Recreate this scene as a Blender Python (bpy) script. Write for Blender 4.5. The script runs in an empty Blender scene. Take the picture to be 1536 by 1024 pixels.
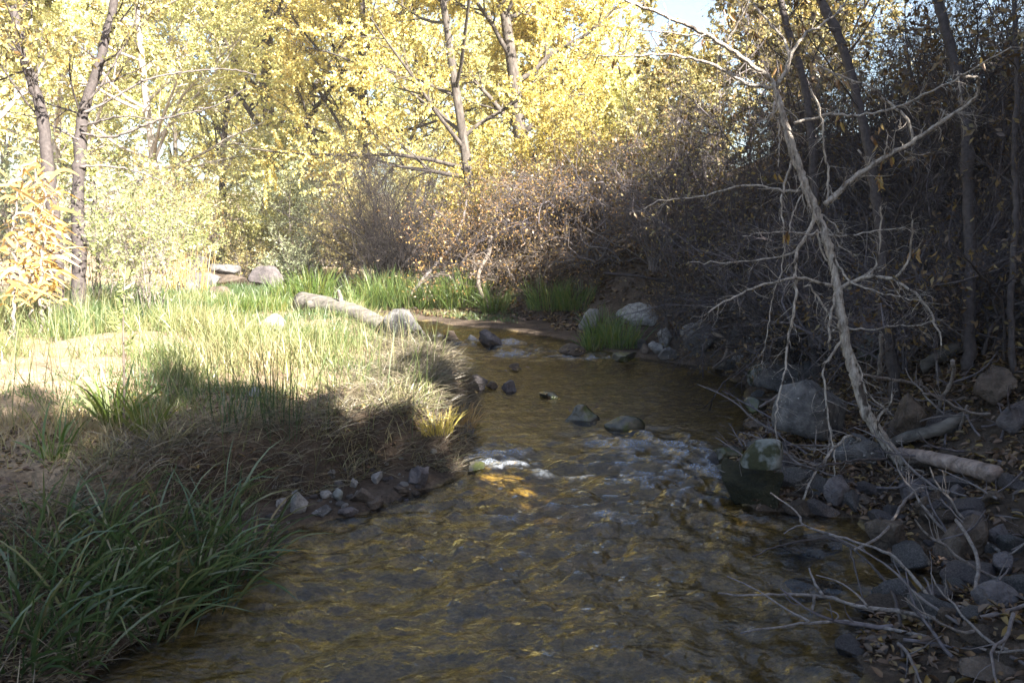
import bpy, bmesh, math
import numpy as np
from mathutils import Vector

scene = bpy.context.scene
COL = scene.collection

# ------------------------------------------------------------------ camera
FPX = 1195.0            # focal length in pixels of a 1536 px wide frame
PITCH = math.radians(8.7)
CAMZ = 1.7
cp, sp = math.cos(PITCH), math.sin(PITCH)
cam = bpy.data.cameras.new("camera")
cam.sensor_width = 36.0
cam.lens = 36.0 * FPX / 1536.0
cam.clip_start, cam.clip_end = 0.05, 600
camo = bpy.data.objects.new("camera", cam)
COL.objects.link(camo)
camo.location = (0, 0, CAMZ)
camo.rotation_euler = (math.radians(90) - PITCH, 0, 0)
scene.camera = camo


def ray(px, py):
    u, v = (px - 768.0) / FPX, (512.0 - py) / FPX
    return np.array([u, cp + v * sp, -sp + v * cp])


def at_z(px, py, z=0.0):
    r = ray(px, py)
    return np.array([0, 0, CAMZ]) + r * ((z - CAMZ) / r[2])


def at_d(px, py, d):
    return np.array([0, 0, CAMZ]) + ray(px, py) * d


# ------------------------------------------------------------------ noise
def _h(ix, iy, iz, seed):
    h = (ix * 374761393 + iy * 668265263 + iz * 2147483647 + seed * 1274126177) & 0xFFFFFFFF
    h = ((h ^ (h >> 13)) * 1274126177) & 0xFFFFFFFF
    return ((h ^ (h >> 16)) & 0xFFFF) / 65535.0


def vn3(x, y, z, seed=0):
    x, y, z = np.broadcast_arrays(np.asarray(x, float), np.asarray(y, float), np.asarray(z, float))
    ix, iy, iz = (np.floor(a).astype(np.int64) for a in (x, y, z))
    fx, fy, fz = x - ix, y - iy, z - iz
    fx, fy, fz = (f * f * (3 - 2 * f) for f in (fx, fy, fz))
    r = 0
    for dx in (0, 1):
        for dy in (0, 1):
            for dz in (0, 1):
                w = (fx if dx else 1 - fx) * (fy if dy else 1 - fy) * (fz if dz else 1 - fz)
                r = r + w * _h(ix + dx, iy + dy, iz + dz, seed)
    return r * 2 - 1


def vn(x, y, seed=0):
    x, y = np.broadcast_arrays(np.asarray(x, float), np.asarray(y, float))
    ix, iy = np.floor(x).astype(np.int64), np.floor(y).astype(np.int64)
    fx, fy = x - ix, y - iy
    fx, fy = fx * fx * (3 - 2 * fx), fy * fy * (3 - 2 * fy)
    r = 0
    for dx in (0, 1):
        for dy in (0, 1):
            w = (fx if dx else 1 - fx) * (fy if dy else 1 - fy)
            r = r + w * _h(ix + dx, iy + dy, 0 * ix, seed)
    return r * 2 - 1


def fbm(x, y, o=4, seed=0):
    s, a = 0, 0.5
    for k in range(o):
        s = s + a * vn(x * 2 ** k + 7.3 * k, y * 2 ** k - 3.1 * k, seed + k)
        a *= 0.5
    return s


def ss(t):
    t = np.clip(t, 0, 1)
    return t * t * (3 - 2 * t)


# ------------------------------------------------------------------ terrain
def wz(y):
    """water level: near reach level, a small step at the upper riffle"""
    return 0.05 * ss((y - 10.3) / 0.7) + 0.012 * np.maximum(0, y - 11)


# vertex: pixel of the waterline, (step height, step width, shelf width, slope)
LB = (.36, .32, .02, .03)
NL = (.30, .9, .05, .09)
BE = (.38, .25, .42, .03)
RB = (.16, .5, .10, .14)
FB = (1.5, 2.0, .8, .10)
FL = (.25, .8, .2, .03)
SHORE = [(None, (-1.5, -4), NL), ((120, 1030), None, NL), ((230, 950), None, NL), ((320, 890), None, NL), ((392, 838), None, NL),
         ((415, 795), None, BE), ((480, 780), None, BE), ((540, 771), None, BE), ((600, 748), None, BE), ((655, 728), None, BE),
         ((700, 700), None, LB), ((706, 668), None, LB), ((704, 630), None, LB), ((715, 600), None, LB), ((700, 570), None, LB),
         ((690, 545), None, (.2, .5, .1, .03)), ((655, 525), None, (.2, .5, .1, .03)), ((600, 514), None, LB), ((520, 490), None, LB),
         ((430, 470), None, LB), ((330, 432), None, LB), ((270, 404), None, LB),
         ((310, 396), None, FL), ((400, 420), None, FL), ((480, 452), None, FL), ((560, 478), None, (.8, 1.6, .9, .08)), ((680, 494), None, FB),
         ((760, 500), None, FB), ((840, 514), None, FB), ((900, 524), None, FB), ((965, 538), None, FB), ((1010, 544), None, RB),
         ((1075, 553), None, RB), ((1122, 585), None, RB), ((1126, 618), None, RB), ((1115, 648), None, RB), ((1080, 672), None, RB),
         ((1090, 715), None, RB), ((1130, 765), None, RB), ((1215, 772), None, RB), ((1292, 776), None, RB), ((1330, 835), None, RB),
         ((1415, 862), None, RB), ((1420, 888), None, RB), ((1345, 905), None, RB), ((1290, 925), None, RB), ((1280, 965), None, RB), ((1310, 1030), None, RB),
         (None, (1.9, -4), RB)]
SP = np.array([(at_z(*p)[:2] if p else q) for p, q, _ in SHORE], float)
SA = np.array([a for _, _, a in SHORE], float)
SB, SBA = np.roll(SP, -1, 0), np.roll(SA, -1, 0)


def shore(x, y):
    """signed distance to the waterline (+ on land) and the bank's numbers there"""
    x, y = np.asarray(x, float).ravel(), np.asarray(y, float).ravel()
    D = np.empty(len(x)); PA = np.empty((len(x), 4)); E = SB - SP
    L2 = (E ** 2).sum(1)
    for s in range(0, len(x), 8000):
        px, py = x[s:s + 8000, None], y[s:s + 8000, None]
        t = np.clip(((px - SP[:, 0]) * E[:, 0] + (py - SP[:, 1]) * E[:, 1]) / L2, 0, 1)
        d2 = (SP[:, 0] + t * E[:, 0] - px) ** 2 + (SP[:, 1] + t * E[:, 1] - py) ** 2
        k = d2.argmin(1); r = np.arange(len(k))
        tt = t[r, k][:, None]
        PA[s:s + 8000] = SA[k] * (1 - tt) + SBA[k] * tt
        c = ((SP[:, 1] > py) != (SB[:, 1] > py)) & (px < E[:, 0] * (py - SP[:, 1]) / np.where(E[:, 1] == 0, 1e-9, E[:, 1]) + SP[:, 0])
        ins = c.sum(1) % 2 == 1
        D[s:s + 8000] = np.sqrt(d2[r, k]) * np.where(ins, -1, 1)
    return D, PA


def ground(x, y, detail=True):
    sh = np.shape(x)
    x, y = np.asarray(x, float).ravel(), np.asarray(y, float).ravel()
    d, a = shore(x, y)
    d = d + .10 * fbm(x * 2.6, y * 2.6, 4, 5) * (y < 14)
    o = np.maximum(d, 0)
    out = .03 * ss(o / .1) + a[:, 0] * ss((o - a[:, 2]) / a[:, 1]) + np.minimum(a[:, 3] * np.maximum(0, o - a[:, 2] - a[:, 1]), 1.6)
    hx = np.maximum(0, x - 2.5 - .06 * np.maximum(0, y - 5))
    hill = 6.0 * (1 - np.exp(-hx * .55 / 6.0)) * (1 - .55 * ss((y - 11) / 9))
    far = .03 * np.maximum(0, y - 36)
    bed = -(.02 + .16 * ss(-d / .55)) + .03 * fbm(x * 3, y * 3, 3, 9) * ss(-d / .1)
    z = np.where(d > 0, out + hill + far, bed) + wz(y)
    if detail:
        land = ss(o / .3)
        z = z + land * (.05 * fbm(x * 1.3, y * 1.3, 4, 1) + .02 * fbm(x * 7, y * 7, 2, 3)) + ss(o - 2) * .25 * fbm(x * .35, y * .35, 3, 2)
    return z.reshape(sh)


def hit(px, py, tmax=60, water=True):
    ts = np.concatenate([np.arange(1.5, 14, .02), np.arange(14, tmax, .08)])
    r = ray(px, py)
    P = np.array([0, 0, CAMZ]) + ts[:, None] * r
    g = ground(P[:, 0], P[:, 1])
    if water:
        g = np.maximum(g, wz(P[:, 1]))
    k = np.nonzero(P[:, 2] <= g)[0]
    return P[k[0]] if len(k) else P[-1]


def on(px, d):
    """ground point below picture column px at depth d"""
    x = (px - 768.0) / FPX * d
    return np.array([x, d, float(ground(np.array([x]), np.array([d]))[0])])


# ------------------------------------------------------------------ mesh building
class MB:
    def __init__(s):
        s.v, s.f, s.r, s.n = [], [], [], 0

    def quads(s, V, F, rnd):
        s.v.append(V.reshape(-1, 3)); s.f.append(F.reshape(-1, 4) + s.n); s.n += len(s.v[-1])
        s.r.append(np.broadcast_to(rnd, (len(s.f[-1]),)).astype(np.float32))

    def tubes(s, P, R, S=4, rng=None, rnd=.5, cap=False):
        N, K = P.shape[:2]
        rng = rng or np.random.default_rng(1)
        T = np.gradient(P, axis=1)
        T /= np.linalg.norm(T, axis=2, keepdims=True) + 1e-9
        a = np.cross(T.mean(1), rng.normal(size=(N, 3)))[:, None]
        n1 = a - T * (a * T).sum(2, keepdims=True)
        n1 /= np.linalg.norm(n1, axis=2, keepdims=True) + 1e-9
        n2 = np.cross(T, n1)
        th = np.arange(S) * 2 * math.pi / S
        V = P[:, :, None] + R[:, :, None, None] * (np.cos(th)[:, None] * n1[:, :, None] + np.sin(th)[:, None] * n2[:, :, None])
        b = (np.arange(N)[:, None, None] * K + np.arange(K - 1)[:, None]) * S
        i, j = np.arange(S), (np.arange(S) + 1) % S
        F = np.stack([b + i, b + j, b + S + j, b + S + i], -1)
        rr = np.repeat(np.broadcast_to(rnd, (N,)), (K - 1) * S)
        s.quads(V, F, rr)
        return V

    def leaves(s, pos, d, nrm, l, w, rnd, fold=.12, six=False):
        n = len(pos)
        d = d / (np.linalg.norm(d, axis=1, keepdims=True) + 1e-9)
        side = np.cross(d, nrm); side /= np.linalg.norm(side, axis=1, keepdims=True) + 1e-9
        up = np.cross(side, d)
        l, w = np.broadcast_to(l, (n,))[:, None], np.broadcast_to(w, (n,))[:, None]
        if six:
            e = [pos] + [pos + d * l * a + side * w * c + up * (w * fold * abs(c) * 2 - l * fold * a * a) for a, c in ((.25, .42), (.66, .38), (1, 0), (.66, -.38), (.25, -.42))]
            V = np.stack(e, 1); b = np.arange(n)[:, None] * 6
            s.quads(V, np.concatenate([b + np.array([[0, 1, 2, 3]]), b + np.array([[0, 3, 4, 5]])], 1), np.repeat(np.broadcast_to(rnd, (n,)), 2))
            return
        V = np.stack([pos, pos + d * l * .42 + side * w / 2 + up * w * fold, pos + d * l - up * l * fold, pos + d * l * .42 - side * w / 2 + up * w * fold], 1)
        s.quads(V, np.arange(n * 4).reshape(n, 4), rnd)

    def blades(s, base, d0, length, width, bend, rnd, K=5, rng=None, droop=1.0):
        """grass blades: ribbons that start along d0 and arch over"""
        N = len(base); rng = rng or np.random.default_rng(2)
        d = d0 / np.linalg.norm(d0, axis=1, keepdims=True)
        length, width, bend = (np.broadcast_to(q, (N,)) for q in (length, width, bend))
        hor = d * np.array([1, 1, 0]) + rng.normal(size=(N, 3)) * np.array([.05, .05, 0]); hor /= np.linalg.norm(hor, axis=1, keepdims=True) + 1e-6
        P = [base]; D = []
        for k in range(K - 1):
            D.append(d)
            P.append(P[-1] + d * (length / (K - 1))[:, None])
            d = d + (bend * (k + 1) / K)[:, None] * (hor - np.array([0, 0, .8 * droop])) + rng.normal(size=(N, 3)) * .05
            d /= np.linalg.norm(d, axis=1, keepdims=True)
        D.append(d)
        P, D = np.stack(P, 1), np.stack(D, 1)
        view = rng.normal(size=(N, 3)); view[:, 2] *= .3
        side = np.cross(D, view[:, None]); side /= np.linalg.norm(side, axis=2, keepdims=True) + 1e-9
        prof = np.array([.7, 1, .9, .6, .08] if K == 5 else np.interp(np.linspace(0, 1, K), [0, .3, .6, .85, 1], [.7, 1, .85, .5, .08]))
        off = side * (width[:, None] * prof)[:, :, None] / 2
        V = np.stack([P - off, P + off], 2)
        b = np.arange(N)[:, None] * 2 * K + np.arange(K - 1) * 2
        F = np.stack([b, b + 1, b + 3, b + 2], -1)
        s.quads(V, F, np.repeat(np.broadcast_to(rnd, (N,)), K - 1))

    def mesh(s, name, origin=(0, 0, 0), smooth=False):
        V = (np.concatenate(s.v) - np.asarray(origin)).astype(np.float32); F = np.concatenate(s.f).astype(np.int32)
        R = np.concatenate(s.r)
        return mk(name, V, F, R, smooth)


def mk(name, V, F, R=None, smooth=False):
    m = bpy.data.meshes.new(name)
    k = F.shape[1]
    m.vertices.add(len(V)); m.vertices.foreach_set("co", np.ascontiguousarray(V, np.float32).ravel())
    m.loops.add(F.size); m.loops.foreach_set("vertex_index", np.ascontiguousarray(F, np.int32).ravel())
    m.polygons.add(len(F)); m.polygons.foreach_set("loop_start", np.arange(0, F.size, k, dtype=np.int32))
    if smooth:
        m.polygons.foreach_set("use_smooth", np.ones(len(F), bool))
    if R is not None:
        m.attributes.new("rnd", 'FLOAT', 'FACE').data.foreach_set("value", np.ascontiguousarray(R, np.float32))
    m.update(calc_edges=True)
    m.validate()
    return m


def link(name, mesh, mat, parent=None, loc=(0, 0, 0)):
    o = bpy.data.objects.new(name, mesh)
    COL.objects.link(o)
    if mat is not None:
        mesh.materials.clear(); mesh.materials.append(mat)
    o.location = loc
    if parent is not None:
        o.parent = parent
    return o


def tag(o, label=None, cat=None, group=None, kind=None):
    if label: o['label'] = label
    if cat: o['category'] = cat
    if group: o['group'] = group
    if kind: o['kind'] = kind
    return o


def thing(name, loc, label, cat, group=None):
    o = bpy.data.objects.new(name, None)
    o.empty_display_size = .1
    o.location = loc
    COL.objects.link(o)
    return tag(o, label, cat, group)


# ------------------------------------------------------------------ materials
def nodes(name):
    m = bpy.data.materials.new(name); m.use_nodes = True
    nt = m.node_tree; nt.nodes.clear()
    out = nt.nodes.new('ShaderNodeOutputMaterial')
    return m, nt, out


def N(nt, t, **kw):
    n = nt.nodes.new(t)
    for k, v in kw.items():
        if k in n.inputs and not hasattr(n, k): n.inputs[k].default_value = v
        else: setattr(n, k, v)
    return n


def ramp(nt, stops, fac):
    r = nt.nodes.new('ShaderNodeValToRGB')
    e = r.color_ramp.elements
    while len(e) < len(stops): e.new(.5)
    for q, (p, c) in zip(e, stops):
        q.position = p; q.color = (*c, 1)
    nt.links.new(fac, r.inputs[0])
    return r.outputs[0]


def spread(cols):
    n = len(cols)
    return [(i / max(1, n - 1), c) for i, c in enumerate(cols)]


def leaf_mat(name, cols, trans=.35, rough=.5, gloss=.06):
    m, nt, out = nodes(name)
    at = N(nt, 'ShaderNodeAttribute', attribute_name="rnd")
    c = ramp(nt, spread(cols), at.outputs['Fac'])
    L = nt.links.new
    df = N(nt, 'ShaderNodeBsdfDiffuse'); tr = N(nt, 'ShaderNodeBsdfTranslucent'); gl = N(nt, 'ShaderNodeBsdfGlossy')
    gl.inputs['Roughness'].default_value = rough
    L(c, df.inputs['Color']); L(c, tr.inputs['Color'])
    a = N(nt, 'ShaderNodeMixShader'); a.inputs[0].default_value = trans
    L(df.outputs[0], a.inputs[1]); L(tr.outputs[0], a.inputs[2])
    b = N(nt, 'ShaderNodeMixShader'); b.inputs[0].default_value = gloss
    L(a.outputs[0], b.inputs[1]); L(gl.outputs[0], b.inputs[2])
    L(b.outputs[0], out.inputs[0])
    return m


def solid_mat(name, cols, scale=8., rough=.85, bump=.3, bscale=40., detail=6., spots=None, moss=None, stretch=(1, 1, 1), spec=.3):
    """noise-mottled surface; spots=(colour, scale, threshold); moss=(colour, amount) grows on rough noise patches"""
    m, nt, out = nodes(name)
    L = nt.links.new
    tc = N(nt, 'ShaderNodeTexCoord'); mp = N(nt, 'ShaderNodeMapping'); mp.inputs['Scale'].default_value = stretch
    oi = N(nt, 'ShaderNodeObjectInfo')
    ad = N(nt, 'ShaderNodeVectorMath', operation='MULTIPLY_ADD')
    L(tc.outputs['Object'], mp.inputs[0])
    L(oi.outputs['Random'], ad.inputs[0]); ad.inputs[1].default_value = (31, 17, 23); L(mp.outputs[0], ad.inputs[2])
    n1 = N(nt, 'ShaderNodeTexNoise'); n1.inputs['Scale'].default_value = scale; n1.inputs['Detail'].default_value = detail; n1.inputs['Roughness'].default_value = .65
    L(ad.outputs[0], n1.inputs['Vector'])
    k = len(cols)
    c = ramp(nt, [(.33 + .34 * i / max(1, k - 1), q) for i, q in enumerate(cols)], n1.outputs['Fac'])
    if spots:
        n3 = N(nt, 'ShaderNodeTexNoise'); n3.inputs['Scale'].default_value = spots[1]; n3.inputs['Detail'].default_value = 3
        L(ad.outputs[0], n3.inputs['Vector'])
        f = ramp(nt, [(spots[2], (0, 0, 0)), (spots[2] + .06, (1, 1, 1))], n3.outputs['Fac'])
        mx = N(nt, 'ShaderNodeMix', data_type='RGBA'); L(f, mx.inputs[0]); L(c, mx.inputs[6]); mx.inputs[7].default_value = (*spots[0], 1)
        c = mx.outputs[2]
    if moss:
        n4 = N(nt, 'ShaderNodeTexNoise'); n4.inputs['Scale'].default_value = 9; n4.inputs['Detail'].default_value = 5
        L(ad.outputs[0], n4.inputs['Vector'])
        f = ramp(nt, [(.62 - moss[1] * .3, (0, 0, 0)), (.72 - moss[1] * .3, (1, 1, 1))], n4.outputs['Fac'])
        mx = N(nt, 'ShaderNodeMix', data_type='RGBA'); L(f, mx.inputs[0]); L(c, mx.inputs[6]); mx.inputs[7].default_value = (*moss[0], 1)
        c = mx.outputs[2]
    n2 = N(nt, 'ShaderNodeTexNoise'); n2.inputs['Scale'].default_value = bscale; n2.inputs['Detail'].default_value = 6
    L(ad.outputs[0], n2.inputs['Vector'])
    bp = N(nt, 'ShaderNodeBump'); bp.inputs['Strength'].default_value = bump; bp.inputs['Distance'].default_value = .02
    L(n2.outputs['Fac'], bp.inputs['Height'])
    p = N(nt, 'ShaderNodeBsdfPrincipled'); p.inputs['Roughness'].default_value = rough
    p.inputs['Specular IOR Level'].default_value = spec
    L(c, p.inputs['Base Color']); L(bp.outputs[0], p.inputs['Normal'])
    L(p.outputs[0], out.inputs[0])
    return m


M = {}  # sunlit leaves are lightened, foreground colours darkened to stretch sun against shade
M['gold'] = leaf_mat('golden_leaves', [(.22, .24, .06), (.60, .54, .17), (.74, .66, .26), (.76, .64, .20), (.68, .50, .15), (.78, .74, .42)], .45)
M['yelgreen'] = leaf_mat('yellow_green_leaves', [(.20, .25, .08), (.48, .48, .16), (.66, .62, .25), (.74, .68, .32), (.54, .56, .27)], .45)
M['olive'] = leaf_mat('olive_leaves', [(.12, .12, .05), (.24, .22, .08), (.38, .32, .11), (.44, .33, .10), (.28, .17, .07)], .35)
M['sage'] = leaf_mat('sage_leaves', [(.16, .20, .11), (.26, .29, .16), (.34, .36, .20), (.40, .38, .17)], .3)
M['palegreen'] = leaf_mat('pale_green_leaves', [(.16, .20, .05), (.28, .33, .10), (.42, .44, .17), (.56, .53, .28)], .4)
M['rust'] = leaf_mat('rust_leaves', [(.10, .05, .025), (.22, .11, .04), (.30, .17, .05), (.36, .24, .05), (.16, .13, .05)], .3)
M['shadeleaf'] = leaf_mat('shaded_brown_leaves', [(0.056, 0.032, 0.020), (0.112, 0.064, 0.032), (0.168, 0.104, 0.040), (0.216, 0.152, 0.048), (0.096, 0.080, 0.040)], .3)  # darker copy of the rust leaves, for the shaded right slope
M['shade_olive'] = leaf_mat('shaded_olive_leaves', [(.09, .085, .035), (.17, .15, .06), (.26, .21, .07), (.31, .23, .07), (.18, .11, .05)], .35)  # olive leaves with the right slope's shade put into their colour
M['orange'] = leaf_mat('orange_leaves', [(.30, .24, .05), (.54, .44, .10), (.60, .48, .12), (.48, .31, .06)], .42)
M['tanleaf'] = leaf_mat('dry_tan_leaves', [(.40, .25, .10), (.56, .36, .13), (.62, .46, .22), (.60, .36, .06)], .35)
M['litter'] = leaf_mat('litter_leaves', [(0.040, 0.026, 0.018), (0.080, 0.048, 0.027), (0.120, 0.068, 0.036), (0.160, 0.100, 0.056), (0.240, 0.160, 0.040), (0.072, 0.052, 0.042)], .1)
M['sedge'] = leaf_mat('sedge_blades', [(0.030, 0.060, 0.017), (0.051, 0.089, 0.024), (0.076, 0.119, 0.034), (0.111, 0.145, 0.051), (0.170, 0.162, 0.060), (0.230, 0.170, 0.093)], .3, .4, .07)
M['reed'] = leaf_mat('reed_blades', [(0.060, 0.111, 0.021), (0.093, 0.153, 0.025), (0.136, 0.178, 0.030), (0.187, 0.187, 0.038), (0.272, 0.196, 0.051)], .35)
M['meadow'] = leaf_mat('meadow_blades', [(0.051, 0.093, 0.025), (0.093, 0.136, 0.038), (0.162, 0.187, 0.060), (0.238, 0.238, 0.093), (0.323, 0.289, 0.145), (0.340, 0.264, 0.136)], .35)
M['deadgrass'] = leaf_mat('dead_grass_blades', [(0.060, 0.049, 0.031), (0.111, 0.089, 0.060), (0.187, 0.153, 0.102), (0.255, 0.212, 0.136), (0.068, 0.093, 0.025)], .2)
M['twig'] = solid_mat('grey_twig_bark', [(0.093, 0.076, 0.072), (0.187, 0.162, 0.153)], 30, .8, .2)
M['darktwig'] = solid_mat('dark_twig_bark', [(0.040, 0.032, 0.030), (0.088, 0.072, 0.068)], 30, .8, .2)
M['thicket'] = solid_mat('purple_brown_twig_bark', [(0.064, 0.052, 0.055), (0.160, 0.138, 0.142)], 30, .8, .2)
M['shadetwig'] = solid_mat('shaded_twig_bark', [(.018, .014, .014), (.045, .037, .036)], 30, .9, .2)  # near-black colour stands in for the shade on the domed bush
M['paletwig'] = solid_mat('pale_twig_bark', [(.13, .105, .09), (.30, .26, .235)], 45, .85, .7, 120, spots=((.08, .065, .055), 22, .62))
M['deadwood'] = solid_mat('bleached_dead_bark', [(.13, .105, .085), (.36, .31, .26), (.52, .46, .40)], 34, .85, 1.0, 110, stretch=(1, 1, .3), spots=((.07, .055, .045), 18, .60))
M['trunkbark'] = solid_mat('furrowed_bark', [(.035, .028, .024), (.08, .066, .056), (.14, .118, .10)], 14, .9, .8, 22, stretch=(1, 1, .25))
M['palebark'] = solid_mat('pale_grey_bark', [(.22, .19, .16), (.38, .33, .29), (.48, .43, .38)], 14, .85, .5, 30, stretch=(1, 1, .3))
M['log'] = solid_mat('weathered_log', [(.06, .052, .045), (.13, .115, .10), (.20, .18, .155)], 16, .85, .5, 40, stretch=(.25, 1, 1))
M['logpale'] = solid_mat('barkless_log', [(.12, .09, .075), (.26, .20, .17), (.36, .29, .25)], 18, .75, .7, 40, stretch=(.25, 1, 1))
M['root'] = solid_mat('bare_root', [(.09, .07, .055), (.18, .145, .12)], 20, .85, .3)
M['rock_grey'] = solid_mat('grey_granite', [(0.056, 0.053, 0.051), (0.108, 0.101, 0.099), (0.168, 0.157, 0.152)], 14, .85, .9, 70, spots=((.42, .41, .38), 30, .66))
M['rock_pale'] = solid_mat('pale_granite', [(.15, .14, .13), (.25, .235, .22), (.35, .33, .305)], 15, .85, .9, 70, spots=((.16, .15, .14), 45, .64))
M['rock_brown'] = solid_mat('brown_stone', [(0.044, 0.032, 0.024), (0.088, 0.066, 0.050), (0.136, 0.104, 0.080)], 14, .85, .9, 70)
M['rock_purple'] = solid_mat('purple_grey_stone', [(0.056, 0.048, 0.048), (0.100, 0.086, 0.086), (0.152, 0.132, 0.128)], 14, .85, .9, 70)
M['rock_wet'] = solid_mat('wet_dark_stone', [(.03, .028, .022), (.06, .055, .04), (.10, .085, .055)], 8, .25, .4, 40, moss=((.05, .055, .015), .35), spec=.5)
M['rock_moss'] = solid_mat('mossy_stone', [(.10, .105, .095), (.17, .175, .16), (.25, .25, .235)], 7, .85, .7, 40, moss=((.035, .036, .016), .5))
M['moss'] = solid_mat('dark_moss', [(0.010, 0.010, 0.005), (0.021, 0.020, 0.009), (0.036, 0.032, 0.016)], 12, .95, 1.0, 70)

# ------------------------------------------------------------------ ground
rng = np.random.default_rng(11)


def axis(pts):
    out = []
    for a, b, s in pts:
        out.append(np.arange(a, b, s))
    return np.concatenate(out)


gx = axis([(-46, -12, 1.2), (-12, -4.2, .22), (-4.2, 4.6, .05), (4.6, 12, .2), (12, 48, 1.2)])
gy = axis([(-10, 1, .5), (1, 12.5, .05), (12.5, 24, .2), (24, 90, 1.0)])
X, Y = np.meshgrid(gx, gy)
Z = ground(X, Y)
nx, ny = len(gx), len(gy)
V = np.stack([X, Y, Z], -1).reshape(-1, 3)
ii = (np.arange(ny - 1)[:, None] * nx + np.arange(nx - 1)).ravel()
F = np.stack([ii, ii + 1, ii + nx + 1, ii + nx], 1)
gm = mk('terrain', V, F, None, True)
D0, A0 = shore(X, Y)
gm.attributes.new("bed", 'FLOAT', 'POINT').data.foreach_set("value", (1 - ss((D0 + .10) / .10)).astype(np.float32))
lit = ss((-.2 - X.ravel()) / 1.0) * ss((D0 - .55) / .4) * ss((Y.ravel() - 3.0) / 1.2)  # mask of paler dry soil, laid over the sunlit part of the meadow
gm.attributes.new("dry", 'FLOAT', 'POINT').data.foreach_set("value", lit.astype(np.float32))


def ground_mat():
    m, nt, out = nodes('creek_bank_soil'); L = nt.links.new
    tc = N(nt, 'ShaderNodeTexCoord')
    n1 = N(nt, 'ShaderNodeTexNoise'); n1.inputs['Scale'].default_value = 3.5; n1.inputs['Detail'].default_value = 8; n1.inputs['Roughness'].default_value = .7
    n2 = N(nt, 'ShaderNodeTexNoise'); n2.inputs['Scale'].default_value = 38; n2.inputs['Detail'].default_value = 6; n2.inputs['Roughness'].default_value = .7
    vo = N(nt, 'ShaderNodeTexVoronoi'); vo.inputs['Scale'].default_value = 16
    for n in (n1, n2, vo): L(tc.outputs['Object'], n.inputs['Vector'])
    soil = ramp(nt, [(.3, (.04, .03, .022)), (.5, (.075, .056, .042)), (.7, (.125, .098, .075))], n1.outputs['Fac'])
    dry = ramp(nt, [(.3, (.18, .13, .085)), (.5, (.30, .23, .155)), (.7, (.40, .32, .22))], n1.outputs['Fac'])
    peb = ramp(nt, [(0, (.38, .29, .095)), (.35, (.27, .21, .065)), (.6, (.46, .36, .125)), (1, (.19, .15, .055))], vo.outputs['Color'])  # sandy bed, yellowed further to supply the trees' reflected gold
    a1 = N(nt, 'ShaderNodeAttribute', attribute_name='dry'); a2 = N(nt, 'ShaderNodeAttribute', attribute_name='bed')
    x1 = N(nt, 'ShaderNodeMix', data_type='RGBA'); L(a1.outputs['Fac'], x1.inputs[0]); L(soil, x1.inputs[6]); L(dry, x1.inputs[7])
    x2 = N(nt, 'ShaderNodeMix', data_type='RGBA'); L(a2.outputs['Fac'], x2.inputs[0]); L(x1.outputs[2], x2.inputs[6]); L(peb, x2.inputs[7])
    sp_ = ramp(nt, [(.35, (.6, .6, .6)), (.65, (1.35, 1.3, 1.25))], n2.outputs['Fac'])
    x3 = N(nt, 'ShaderNodeMix', data_type='RGBA', blend_type='MULTIPLY'); x3.inputs[0].default_value = 1; L(x2.outputs[2], x3.inputs[6]); L(sp_, x3.inputs[7])
    bp = N(nt, 'ShaderNodeBump'); bp.inputs['Strength'].default_value = .9; bp.inputs['Distance'].default_value = .03
    L(n2.outputs['Fac'], bp.inputs['Height'])
    p = N(nt, 'ShaderNodeBsdfPrincipled'); p.inputs['Roughness'].default_value = .95; p.inputs['Specular IOR Level'].default_value = .15
    L(x3.outputs[2], p.inputs['Base Color']); L(bp.outputs[0], p.inputs['Normal']); L(p.outputs[0], out.inputs[0])
    return m


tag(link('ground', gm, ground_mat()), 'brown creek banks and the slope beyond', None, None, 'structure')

# ------------------------------------------------------------------ water
wx = axis([(-14, -2.4, .1), (-2.4, 2.7, .022), (2.7, 4, .1)])
wy = axis([(-4, 1.6, .1), (1.6, 11.8, .026), (11.8, 31, .1)])
X, Y = np.meshgrid(wx, wy)
d, _ = shore(X, Y); d = d.reshape(X.shape)
foam = np.zeros_like(X)
amp = .004 + .017 * ss(1 - np.maximum(Y - 4.5, 0) / 1.8) * ss((X + 1.7) / .9)


def zone(px, py, rx, ry, s=1.0):
    c = at_z(px, py)
    return s * np.exp(-((X - c[0]) / rx) ** 2 - ((Y - c[1]) / ry) ** 2)


RIF = [(990, 705, .45, .35, 1.0), (930, 660, .45, .3, .8), (760, 695, .35, .35, .7), (800, 780, .35, .12, .9), (880, 760, .5, .4, .6), (1040, 735, .35, .4, .6),
       (860, 870, .3, .12, .5), (730, 680, .3, .3, .6), (740, 640, .3, .5, .35), (720, 518, .8, .3, 1.3), (850, 535, .9, .35, 1.3), (640, 508, .5, .25, 1.0), (780, 528, .6, .3, 1.0), (1120, 700, .3, .3, .5), (700, 830, .5, .3, .3),
       (900, 830, .7, .4, .4), (950, 720, 1.0, .9, .28), (830, 690, .8, .6, .25), (1000, 660, .5, .35, .8), (1060, 690, .3, .4, .8)]
rif = sum(zone(*z) for z in RIF)
rif = np.minimum(rif, 1.2)
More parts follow.
